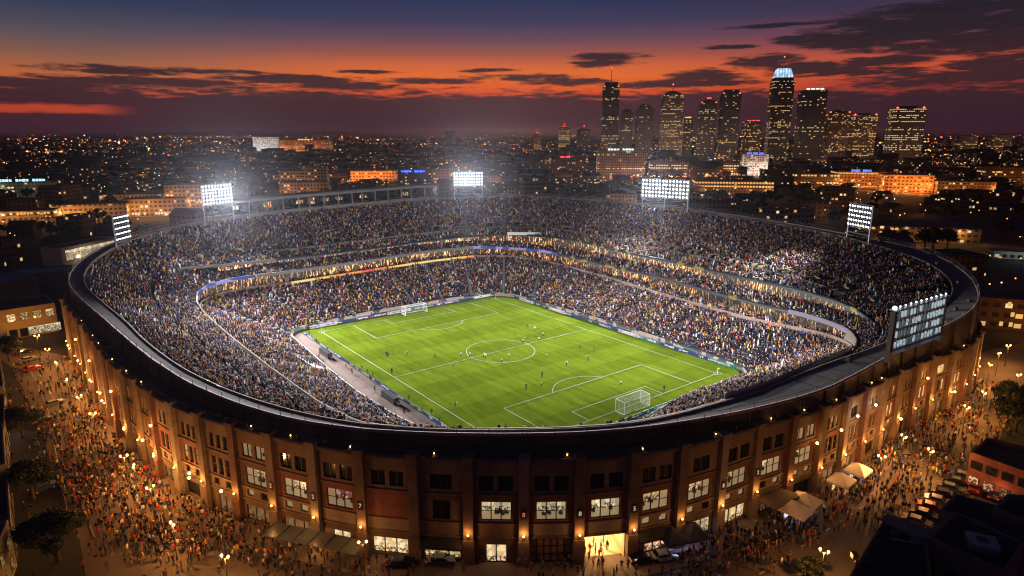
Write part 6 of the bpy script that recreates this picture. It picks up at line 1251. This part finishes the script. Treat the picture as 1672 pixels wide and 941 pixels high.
def skyscraper(x0, x1, yt, yb, label, mname='tower', top='flat', nc=9, prob=.22, rows=.2, k=0, beacon=None, sign=None, ant=0, cat='skyscraper', depthk=.8, limit=100, faces=('front', 'side')):
    A, E = at(x0, yb), at(x1, yb); Y = A.y; w = (E.x-A.x); X = (A.x+E.x)/2; h = height_at(yt, Y); d = w*depthk
    o = empty('tower_block' if cat == 'skyscraper' else 'city_building', (X, Y+d/2, 0), label, cat, None, 0)
    o.rotation_euler = (0, 0, math.atan2(-X, Y)*.5)
    w *= .96 if cat != 'skyscraper' else .84; b = MB()
    hb = h if top in ('flat', 'box') else h*.94 if top in ('shoulder', 'step', 'dome') else h*.87
    b.box((0, 0, hb/2), (w, d, hb)); b.build('tower_body', CF[mname], o)
    if top == 'box': b = MB(); b.box((0, 0, h+h*.02), (w*.5, d*.5, h*.045)); b.build('plant_room', M['roof_felt'], o)
    if top == 'shoulder': b = MB(); b.box((0, 0, (h+hb)/2), (w*.78, d*.78, h-hb)); b.build('upper_storeys', CF[mname], o)
    if top == 'step':
        b = MB(); b.box((0, 0, hb+(h-hb)*.3), (w*.7, d*.7, (h-hb)*.6)); b.box((0, 0, h-(h-hb)*.2), (w*.4, d*.4, (h-hb)*.4)); b.build('upper_storeys', CF[mname], o)
    if top == 'dome': b = MB(); b.ball((0, 0, hb), w*.42, 12, 8, sz=(h-hb)/(w*.42)); b.build('dome', M['roof_felt'], o)
    if top == 'crown':
        b = MB(); b.box((0, 0, hb+(h-hb)*.13), (w*.9, d*.9, (h-hb)*.26)); b.build('upper_storeys', CF[mname], o)
        b = MB(); b.box((0, 0, h-(h-hb)*.37), (w*.86, d*.86, (h-hb)*.74), taper=.7)
        m, N, B = base_mat('lit_crown'); tc = N.new('ShaderNodeTexCoord'); sp = N.new('ShaderNodeSeparateXYZ'); N.l.new(tc.outputs['Object'], sp.inputs[0])
        s = N.m('GREATER_THAN', N.m('FRACT', N.m('MULTIPLY', sp.outputs[0], .16)), .3); f = N.noise(tc.outputs['Object'], .12, 2)
        N.l.new(N.mix(f, (.15, .5, 1, 1), (.7, .9, 1, 1)), B.inputs['Emission Color']); N.l.new(N.m('MULTIPLY', N.mapr(s, 0, 1, .4, 1.2), N.mapr(f, .3, .7, .5, 1.3)), B.inputs['Emission Strength']); b.build('lit_crown', m, o)
    if ant: za = height_at(ant, Y+d/2); b = MB(); b.tube((0, 0, h*.98), (0, 0, za), w*.025, w*.008, 5); b.build('antenna', M['steel'], o); b = MB(); b.ball((0, 0, za), w*.03); b.build('beacon', M['red_beacon'], o)
    if beacon:
        for s in (-1, 1):
            b = MB(); b.ball((s*w*.42, -d*.45, hb+1), w*.035); b.build('beacon', M['red_beacon'] if beacon == 'red' or s > 0 else SIGN['amber'], o)
    if sign:
        c, sw, n = sign; hs = max(2.5, (h)*.022)
        for i in range(n):
            b = MB(); ww = w*sw/n
            for q in range(4): b.box((-w*sw/2+ww*(i+.12+.2*q), -d/2-.4, h+hs*.6-(0 if top != 'sunk' else hs*1.5)), (ww*.15, .5, hs*random.uniform(.7, 1.1)))
            b.build('roof_sign', SIGN[c], o)
    nr = max(3, int(h/ (3.9 if cat == 'skyscraper' else 3.8))); lit_windows(o, w, d, hb, h*.02, nc, nr, rows, prob*(1 if cat == 'skyscraper' else 1.5), k, limit, faces)
    return o
S = skyscraper
S(980, 1011, 134, 262, 'tall dark tower with a thin antenna at the left end of the skyline', top='shoulder', ant=111, beacon='amber', nc=8, prob=.2)
S(1011, 1033, 178, 262, 'slim dark tower with a rounded top next to the antenna tower', top='dome', nc=6, prob=.2)
S(1036, 1067, 170, 262, 'dark stepped tower, third from the left of the tall skyline', top='step', nc=8, prob=.2, rows=.1)
S(1077, 1115, 148, 262, 'broad grey brown tower with bands of bright floors and a short spire', 'tower_tan', top='step', nc=11, prob=.2, rows=.35, ant=138)
S(1112, 1130, 193, 265, 'small amber topped tower tucked behind the grey brown tower', 'tower_tan', nc=5, prob=.25, sign=('amber', .8, 1))
S(1138, 1169, 162, 263, 'dark tower with red lamps on its stepped roof', top='step', nc=8, prob=.16, beacon='red', sign=('red', .35, 1))
S(1172, 1207, 146, 263, 'dark broad tower with yellow windows right beside the red lamped tower', top='shoulder', nc=9, prob=.24, beacon='red')
S(1212, 1243, 198, 262, 'short brown tower under a glowing red roof sign', 'brown', nc=8, prob=.25, k=1, sign=('red', .8, 3))
S(1252, 1290, 111, 266, 'tallest tower of the skyline with a glowing blue white tapered crown', top='crown', ant=93, nc=11, prob=.24, rows=.3)
S(1301, 1345, 147, 266, 'dark glass tower with white and pink lettered roof sign beside the tallest one', top='flat', nc=10, prob=.22, sign=('white', .75, 4))
S(1347, 1387, 179, 262, 'reddish brown square tower with small red beacons, left of a matching pair', 'brown', nc=9, prob=.24, k=1, beacon='red', top='step')
S(1388, 1431, 188, 262, 'reddish brown square tower with a dark plant room, right of a matching pair', 'brown', nc=10, prob=.26, rows=.4, k=1, beacon='red', top='box')
S(1454, 1507, 177, 274, 'wide pale brown tower with broad bands of lit floors at the right of the skyline', 'tower_tan', nc=14, prob=.3, rows=.4, beacon='red', top='box')
S(1565, 1597, 222, 250, 'low far tower with amber windows, left of two at the far right', 'tower_tan', nc=8, prob=.3, k=1, top='box', depthk=.6)
S(1620, 1653, 221, 250, 'low far tower with amber windows, right of two at the far right', 'tower_tan', nc=8, prob=.35, k=1, top='box', depthk=.6)
S(911, 932, 207, 244, 'amber lit tower with a red glowing pointed crown left of the skyline', 'tower_tan', nc=8, prob=.5, k=1, top='step', ant=203, sign=('red', .5, 1))
S(940, 968, 210, 246, 'dark domed tower left of the antenna tower', top='dome', nc=8, prob=.14, ant=206)
S(724, 743, 214, 244, 'lone black tower far off above the square floodlight bank', 'dark', top='step', nc=5, prob=.06, ant=212)
S(871, 884, 217, 246, 'thin reddish tower with a red beacon far off', 'brown', nc=5, prob=.25, k=1, sign=('red', .5, 1), ant=214)
mid_l = []
def mid(x0, x1, yt, yb, label, mname, prob=.25, k=0, sign=None, nc=None, rows=.2, light=None, depthk=.5, limit=100, top='flat', name='city building'):
    o = S(x0, x1, yt, yb, label, mname, top, nc or max(5, int((x1-x0)/5)), prob, rows, k, None, sign, 0, 'building', depthk, limit)
    if light: 
        pw, c, n = light; A, E = at(x0, yb), at(x1, yb); w = E.x-A.x
        for i in range(n): mid_l.append((A.x+w*(i+.5)/n, A.y-5-A.y*.008, 5+A.y*.004, pw*(.22 if pw > 8e3 else .7)*(.22 if pw > 1e5 else 1), c))
    return o
OR = (1, .3, .045)
mid(975, 1056, 246, 292, 'wide brown office block with two white roof signs below the antenna tower', 'tower_tan', .22, 2, ('white', .6, 2), 22, .3, (2.2e4, WARM, 3))
mid(1062, 1208, 264, 291, 'very wide low office block with long bands of lit windows', 'tower_tan', .22, 2, None, 34, .5, (2.2e4, WARM, 4), .25)
mid(1212, 1254, 252, 288, 'white floodlit hotel block with blue lights on its roof', 'white', .45, 2, ('blue', .7, 3), 12, .2, (4e4, (1, .72, .6), 3))
mid(1138, 1266, 296, 320, 'low wide brown building with a row of amber windows behind the widest floodlights', 'brown', .3, 1, None, 26, .2, (6e3, WARM, 4), .4)
mid(1246, 1300, 278, 306, 'dark blank block right of the white hotel', 'dark', .06, 1, None, 10, .1)
mid(1300, 1372, 284, 308, 'dark low office with a few bands of amber windows', 'brown', .2, 1, None, 14, .4, (5e3, WARM, 3))
mid(1372, 1449, 281, 308, 'brown block with a blue roof sign and lamps along its foot', 'orange', .25, 1, ('blue', .45, 2), 18, .2, (1.6e4, OR, 5), .6)
mid(1451, 1526, 286, 315, 'bright orange lit block on the street right of the blue signed block', 'orange', .35, 1, None, 18, .3, (4e4, OR, 6), .6)
mid(570, 647, 279, 300, 'long low building washed in orange light above the gallery', 'orange', .2, 1, None, 22, .1, (4.2e4, OR, 6), .5)
mid(648, 704, 282, 308, 'dark office block with white windows and two blue roof signs', 'dark', .42, 2, ('blue', .8, 2), 14, .2, None, .5)
mid(706, 735, 275, 303, 'reddish block behind the square floodlights, left part', 'brown', .12, 1, None, 8, .1, (7e3, OR, 2))
mid(735, 775, 268, 296, 'taller plain reddish block behind the square floodlights', 'brown', .04, 1, None, 8, .1, (5e3, OR, 2))
mid(776, 818, 288, 305, 'amber windowed low block right of the square floodlights', 'tan', .3, 1, None, 12, .2, (5e3, WARM, 2))
mid(455, 533, 297, 321, 'brown housing block with a few lit windows behind the gallery, front part', 'tan', .12, 0, None, 18, .1, (6e3, WARM, 2))
mid(494, 534, 274, 316, 'taller brown housing block with scattered lit windows behind the gallery', 'tan', .18, 0, None, 10, .1, (7e3, WARM, 2))
mid(455, 494, 279, 316, 'brown housing block left of the taller one behind the gallery', 'tan', .16, 0, None, 10, .1, (5e3, WARM, 2))
mid(268, 335, 302, 340, 'brown block with yellow windows left of the brightest floodlights', 'tan', .22, 0, None, 16, .2, (8e3, WARM, 3), .7)
mid(200, 298, 325, 354, 'long low tan building with two rows of small windows, right wing', 'tan', .2, 2, None, 22, .1, (7e3, WARM, 5), .35)
mid(85, 198, 334, 360, 'long low tan building with two rows of small windows, left wing', 'tan', .16, 2, None, 24, .1, (7e3, WARM, 5), .35)
mid(-10, 78, 345, 369, 'low tan building with amber doorways at the left edge', 'tan', .14, 1, None, 18, .1, (6e3, WARM, 3), .45)
mid(-10, 80, 297, 322, 'office block with cyan roof signs at the left edge', 'tan', .3, 2, ('cyan', .8, 3), 18, .2, (3e3, (.8, 1, .8), 2), .5)
mid(160, 255, 318, 330, 'low pale shed with amber doors above the long tan building', 'tan', .12, 1, None, 18, .1, (8e3, WARM, 2), .5)
mid(413, 453, 224, 249, 'white banded hotel standing alone far off on the left', 'white', .45, 2, None, 12, .2, (4e5, (.9, .95, 1), 3), .4)
mid(455, 540, 229, 249, 'orange lit low block beside the far white hotel', 'orange', .2, 1, ('amber', .3, 1), 22, .1, (5e5, OR, 4), .3)
mid(886, 985, 291, 306, 'low wide building with a row of white windows before the skyline', 'dark', .5, 2, None, 30, .2, None, .3)
mid(886, 962, 258, 285, 'plain brown block with a glowing red sign on its front', 'brown', .05, 1, ('red', .25, 2), 16, .1, (9e3, (1, .3, .15), 2), .5)
mid(1434, 1606, 372, 396, 'large tan warehouse block right of the tilted floodlights', 'tan', .12, 1, None, 24, .1, (2.4e3, WARM, 5), .6)
mid(1540, 1626, 297, 318, 'brown block with amber windows at the far right', 'tan', .25, 1, None, 16, .2, (5e3, OR, 3), .5)
mid(1616, 1690, 274, 300, 'brown block with amber windows at the right edge', 'tan', .2, 1, None, 14, .2, (5e3, OR, 2), .5)
mid(1610, 1720, 490, 540, 'dark red block with yellow windows just right of the stadium rim', 'brown', .3, 0, None, 16, .1, (700, OR, 3), .6)
mid(1632, 1700, 412, 424, 'small white lit shed at the right edge', 'white', .2, 2, None, 10, .1, (700, (.8, 1, .9), 2), .5)
mid(990, 1042, 318, 336, 'plain tan box building behind the far right rim', 'tan', .03, 1, None, 8, .1, (2.5e3, WARM, 2), .6)
for o in [q for q in C.objects if q.get('category') == 'skyscraper']: mid_l.append((o.location.x-25, o.location.y-90, 25, 2.2e4, (1, .6, .35))); mid_l.append((o.location.x+25, o.location.y-90, 60, 2.2e4, (1, .6, .4)))  # added fill lights floating before each tower, wash its front with city glow
for (x, y, z, pw, c) in mid_l: point_light('city_light', (x, y, z), pw, c, 1.)

# generic low blocks and houses, trees and lamps
blk_boxes = [(o.location.x, o.location.y, 45+o.location.y*.02) for o in C.objects if o.get('category') in ('building', 'skyscraper')]
def free(x, y, r):
    rr, a = polar(x, y)
    if rr < at_ang(RF, a)+16+r: return False
    if 500 < y < 1050 and .365 < x/y < .445: return False
    return all((x-q[0])**2+(y-q[1])**2 > (q[2]*.6+r)**2 for q in blk_boxes)
def gen_block(w, d, h, n, gable):
    b = MB(); b.box((0, 0, h/2), (w, d, h))
    if gable:
        b.face([(-w/2, -d/2, h), (w/2, -d/2, h), (w/2, 0, h+d*.3), (-w/2, 0, h+d*.3)]); b.face([(w/2, d/2, h), (-w/2, d/2, h), (-w/2, 0, h+d*.3), (w/2, 0, h+d*.3)]); b.face([(-w/2, -d/2, h), (-w/2, 0, h+d*.3), (-w/2, d/2, h)]); b.face([(w/2, -d/2, h), (w/2, d/2, h), (w/2, 0, h+d*.3)])
    else:
        b.box((w*.2, d*.1, h+.7), (w*.2, d*.25, 1.4))
        for s in (-1, 1): b.box((0, s*(d/2-.15), h+.35), (w, .3, .7)); b.box((s*(w/2-.15), 0, h+.35), (.3, d-.6, .7))
    return b.mesh('low_building', CF[n])
GB = [(gen_block(34, 16, 9, 'tan', 0), 22, 'long flat roofed low building'), (gen_block(22, 18, 12, 'brown', 0), 17, 'boxy flat roofed low building'), (gen_block(48, 22, 8, 'dark', 0), 30, 'broad dark flat roofed shed'), (gen_block(14, 10, 5.5, 'dark', 1), 10, 'small dark house with a pitched roof'), (gen_block(18, 11, 6.5, 'brown', 1), 12, 'brown house with a pitched roof'), (gen_block(26, 20, 20, 'brown', 0), 18, 'mid height brown block')]
nb = 0; tries = 0
zone = lambda X: 'left of the brightest floodlights' if X < 330 else 'behind the gallery' if X < 710 else 'behind the far rim' if X < 1000 else 'below the tall skyline' if X < 1400 else 'at the right beyond the rim'
while nb < 262 and tries < 8000:
    tries += 1; Y = 260*math.exp(random.random()*1.8); az_ = random.uniform(-.74, .74); x, y = Y*math.tan(az_), Y
    k = random.choices(range(6), [3, 3, 2, 5, 4, 1])[0]; me, rad, nm = GB[k]
    X, Yp, D = pix(x, y, 5)
    if not (-40 < X < 1710) or not free(x, y, rad): continue
    o = link(bpy.data.objects.new('low_building', me)); o.location = (x, y, 0); o.rotation_euler = (0, 0, random.choice([.12, .12+pi/2, -.25, .4])+random.gauss(0, .06)); s = random.uniform(.8, 1.2); o.scale = (s, s, random.uniform(.8, 1.25))
    tag(o, f"{nm} among dark trees {zone(X)}", 'building', f"{nm}s {zone(X)}"); blk_boxes.append((x, y, rad*1.5)); nb += 1
CT = [tree_meshes(20+k, 11, 5.5, 520, .62, 6) for k in range(3)]
nt = 0; tries = 0; tree_xy = []
while nt < 230 and tries < 6000:
    tries += 1; Y = 235*math.exp(random.random()*1.5); az_ = random.uniform(-.74, .74); x, y = Y*math.tan(az_), Y; X, Yp, D = pix(x, y, 5)
    if not (-30 < X < 1700): continue
    rr, a = polar(x, y)
    if rr < at_ang(RF, a)+12 or any((x-q[0])**2+(y-q[1])**2 < (q[2]*.5+4)**2 for q in blk_boxes): continue
    tree((Vector((x, y, 0))), CT[nt % 3], f"dark round tree among the city roofs {zone(X)}", f"dark city trees {zone(X)}", random.uniform(.7, 1.3)); nt += 1
# the packed low blocks farther out: one mass
n = 2600; Y = 850*np.exp(rng.random(n)*1.9); X = Y*np.tan(rng.uniform(-.75, .75, n)); keep = np.array([free(a, b_, 14) for a, b_ in zip(X, Y)]); X, Y = X[keep], Y[keep]; n = len(X)
hw, hd, hh = rng.uniform(8, 26, n), rng.uniform(6, 14, n), rng.choice([6, 9, 12, 18, 28], n, p=[.3, .3, .22, .13, .05])*rng.uniform(.85, 1.15, n)
V = np.stack([np.stack([X+sx_*hw, Y+sy_*hd, z_*hh], 1) for z_ in (0, 1) for sx_, sy_ in ((-1, -1), (1, -1), (1, 1), (-1, 1))], 1)
F = (np.arange(n)*8)[:, None, None]+np.array([(0, 1, 5, 4), (1, 2, 6, 5), (2, 3, 7, 6), (3, 0, 4, 7), (4, 5, 6, 7)])[None]
me = np_mesh('distant_city_blocks', V.reshape(-1, 3), F.reshape(-1, 4), CF['brown']); o = link(bpy.data.objects.new('distant_city_blocks', me)); o['kind'] = 'stuff'
# canopy of the wooded suburbs further out: one mass
n = 9000; Y = 700*np.exp(rng.random(n)*2.2); X = Y*np.tan(rng.uniform(-.75, .75, n)); s = rng.uniform(4, 9, n)*(1+Y/4000)
keep = np.array([free(a, b_, 4) for a, b_ in zip(X, Y)]) & (np.sin(X*.004+2)*np.sin(Y*.003)+rng.normal(0, .4, n) > -.1); X, Y, s = X[keep], Y[keep], s[keep]; n = len(X)
oc = np.array([(1, 0, .45), (.3, .95, .5), (-.8, .6, .4), (-.8, -.6, .55), (.3, -.95, .4), (0.1, 0, 1.), (0, 0, 0)]); jit = rng.uniform(.75, 1.25, (n, 7, 1))
V = np.stack([X, Y, 0*X], 1)[:, None]+oc[None]*jit*s[:, None, None]
Ft = np.array([(i, (i+1) % 5, 5) for i in range(5)]+[((i+1) % 5, i, 6) for i in range(5)])
me = np_mesh('distant_woodland', V.reshape(-1, 3), ((np.arange(n)*7)[:, None, None]+Ft[None]).reshape(-1, 3), M['leaf']); o = link(bpy.data.objects.new('distant_woodland', me)); o['kind'] = 'stuff'
# street lights: nearest ones as lamps, all the others one mass of lights
LCOL = [('amber', (1, .42, .09)), ('orange', (1, .25, .05)), ('warm white', (1, .75, .42)), ('white', (.85, .95, 1)), ('red', (1, .06, .04))]
LM_ = [glow('far_light_'+n.replace(' ', '_'), c, 3.0) for n, c in LCOL]
def lamp_mesh2(k):
    b = MB(); b.tube((0, 0, 0), (0, 0, 7), .1, .07, 5); b.tube((0, 0, 7), (1.1, 0, 7.2), .05); b.box((1.1, 0, 7.15), (.7, .3, .12)); b.ball((1.1, 0, 6.98), .3, 6, 4, 1); return b.mesh('street_lamp', [M['frame'], LM_[k]])
LMM = [lamp_mesh2(k) for k in range(3)]
nl = 0; tries = 0
while nl < 210 and tries < 4000:
    tries += 1; Y = 240*math.exp(random.random()*1.45); x = Y*math.tan(random.uniform(-.74, .74)); X, Yp, D = pix(x, Y, 7)
    if not (0 < X < 1672) or not free(x, Y, 3): continue
    k = random.choices([0, 1, 2], [5, 2, 2])[0]; o = link(bpy.data.objects.new('street_lamp', LMM[k])); o.location = (x, Y, 0); o.rotation_euler = (0, 0, random.random()*6.3); s = 1 if Y < 420 else 1.25; o.scale = (s, s, s)
    if nl % 2 == 0: point_light('street_glow', (x+1, Y, 6.4), 500*(Y/320)**2, LCOL[k][1] if k else (1, .42, .1), .4)
    tag(o, f"single {LCOL[k][0]} street lamp glowing in the dark city {zone(X)}", 'street lamp', f"city street lamps {zone(X)}"); nl += 1
def far_lights(n, rows=None):
    out = []
    cen = [(rng.uniform(-.72, .72), rng.uniform(223, 300)) for _ in range(46)]
    while len(out) < n:
        r = random.random()
        if r < .45: c = random.choice(cen); t = c[0]+random.gauss(0, .045); yp = c[1]+abs(random.gauss(0, 3.5))
        elif r < .8: t = random.uniform(-.78, .78); yp = 222+random.random()**1.5*70
        else: t = random.uniform(-.78, .78); yp = 235+random.random()*110
        Y = CAMH/math.tan(PITCH-math.atan((470.5-yp)/FPX)) if PITCH-math.atan((470.5-yp)/FPX) > .0016 else 30000
        Y = min(Y, 26000); out.append((Y*t, Y))
    return out
PT_ = far_lights(3300)
# roads strung with lamps
roads = [(at(0, 275), at(420, 247), 60), (at(90, 258), at(420, 251), 70), (at(130, 236), at(215, 233), 40), (at(0, 252), at(110, 254), 30), (at(200, 222), at(330, 221), 60), (at(340, 226), at(420, 226), 30), (at(560, 232), at(720, 229), 36), (at(600, 238), at(900, 240), 46), (at(1060, 296), at(1330, 300), 60), (at(1330, 306), at(1560, 322), 90), (at(985, 300), at(1060, 296), 40), (at(850, 306), at(990, 300), 40), (at(540, 303), at(650, 302), 26), (at(0, 385), at(160, 360), 20), (at(290, 352), at(345, 345), 22), (at(1450, 400), at(1660, 420), 18), (at(1290, 250), at(1660, 262), 50)]
rm = MB()
for j, (p, q, n_) in enumerate(roads):
    if j in (8, 9, 10, 11, 12, 14):
        for k in range(7): t = (k+.5)/7; c_ = p+(q-p)*t; point_light('road_light', (c_.x, c_.y, 10), 9000*(c_.y/900)**2*(1.2 if j == 9 else .8), (1, .36, .08), 1)
    for k in range(n_):
        t = random.random(); PT_.append(tuple((p+(q-p)*t+Vector((random.gauss(0, 2+p.y*.002), random.gauss(0, 3+p.y*.006), 0))).xy))
    d = (q-p).normalized(); n2 = Vector((-d.y, d.x, 0))*(6+p.y*.003); rm.face([p-n2, q-n2, q+n2, p+n2])
for i, f in enumerate(rm.f):
    for v in f: x, y, z = rm.v[v]; rm.v[v] = (x, y, .01+.004*i)
o = rm.build('city_roads', M['asphalt']); o['kind'] = 'structure'
PT_ = [(x, y) for x, y in PT_ if (y > 900 or free(x, y, 1))]
P = np.array(PT_); n = len(P); dist = np.hypot(P[:, 0], P[:, 1]); sz = np.clip(dist/FPX*rng.choice([.4, .6, .85, 1.5], n, p=[.4, .36, .2, .04]), .25, 18); zz = rng.uniform(5, 9, n)+dist*.0012
oc = np.array([(1, 0, 0), (0, 1, 0), (-1, 0, 0), (0, -1, 0), (0, 0, 1), (0, 0, -1)]); Ft = np.array([(0, 1, 4), (1, 2, 4), (2, 3, 4), (3, 0, 4), (1, 0, 5), (2, 1, 5), (3, 2, 5), (0, 3, 5)])
V = np.stack([P[:, 0], P[:, 1], zz], 1)[:, None]+oc[None]*sz[:, None, None]*np.array([1.2, 1, .8])
m, N, B = base_mat('city_light_glow'); a = N.new('ShaderNodeAttribute', attribute_name='tint'); N.l.new(a.outputs['Color'], B.inputs['Emission Color']); B.inputs['Emission Strength'].default_value = 3.4; B.inputs['Base Color'].default_value = (.02, .02, .02, 1)
ci = rng.choice(5, n, p=[.36, .28, .17, .07, .12]); col = np.array([c for _, c in LCOL])[ci]*(rng.random(n)**2.2*1.5+.05)[:, None]
me = np_mesh('city_lights', V.reshape(-1, 3), ((np.arange(n)*6)[:, None, None]+Ft[None]).reshape(-1, 3), m, np.repeat(col, 8, 0)); o = link(bpy.data.objects.new('city_lights', me)); o['kind'] = 'stuff'
# low hills on the horizon
b = MB(); prev = None
for k in range(61):
    t = -.95+1.9*k/60; Yh = 32000; hgt = 60+70*math.sin(k*.37)**2+40*math.sin(k*.9+1)
    cur = (Yh*t, Yh, hgt)
    if prev: b.face([(prev[0], Yh-9000, -1), (cur[0], Yh-9000, -1), cur, prev]); b.face([prev, cur, (cur[0], Yh+9000, -1), (prev[0], Yh+9000, -1)])
    prev = cur
o = b.build('hills', M['ground']); o['kind'] = 'structure'

# ------------------------------------------------------------------ render settings
sc.view_settings.view_transform = 'Standard'; sc.view_settings.look = 'None'; sc.view_settings.exposure = 0; sc.view_settings.gamma = 1; sc.view_settings.use_curve_mapping = False
cy = sc.cycles; cy.max_bounces = 4; cy.diffuse_bounces = 2; cy.glossy_bounces = 2; cy.transmission_bounces = 2; cy.volume_bounces = 0
cy.use_denoising = True; cy.denoiser = 'OPENIMAGEDENOISE'; cy.denoising_input_passes = 'RGB_ALBEDO_NORMAL'; cy.sample_clamp_indirect = 3; cy.sample_clamp_direct = 0; cy.use_light_tree = True
sc.render.filter_size = 1.3 if False else 1.5; cy.filter_width = 1.2; cy.use_adaptive_sampling = False; cy.caustics_reflective = False; cy.caustics_refractive = False; cy.blur_glossy = 1
for l, names in LABELS.items():
    if len(l.split()) > 16 or len(l.split()) < 4: print('label length', len(l.split()), l)

# ------------------------------------------------------------------ thin evening haze
b = MB(); b.box((0, 17000, 152), (60000, 35000, 310)); me = b.mesh('haze', []); hz = link(bpy.data.objects.new('haze', me)); hz['kind'] = 'stuff'
m = bpy.data.materials.new('evening_haze'); m.use_nodes = True; t = m.node_tree; t.nodes.remove(t.nodes['Principled BSDF'])
v = t.nodes.new('ShaderNodeVolumePrincipled'); v.inputs['Density'].default_value = 0.000022; v.inputs['Color'].default_value = (.8, .85, 1, 1); v.inputs['Anisotropy'].default_value = .88
t.links.new(v.outputs[0], t.nodes['Material Output'].inputs['Volume']); me.materials.append(m)
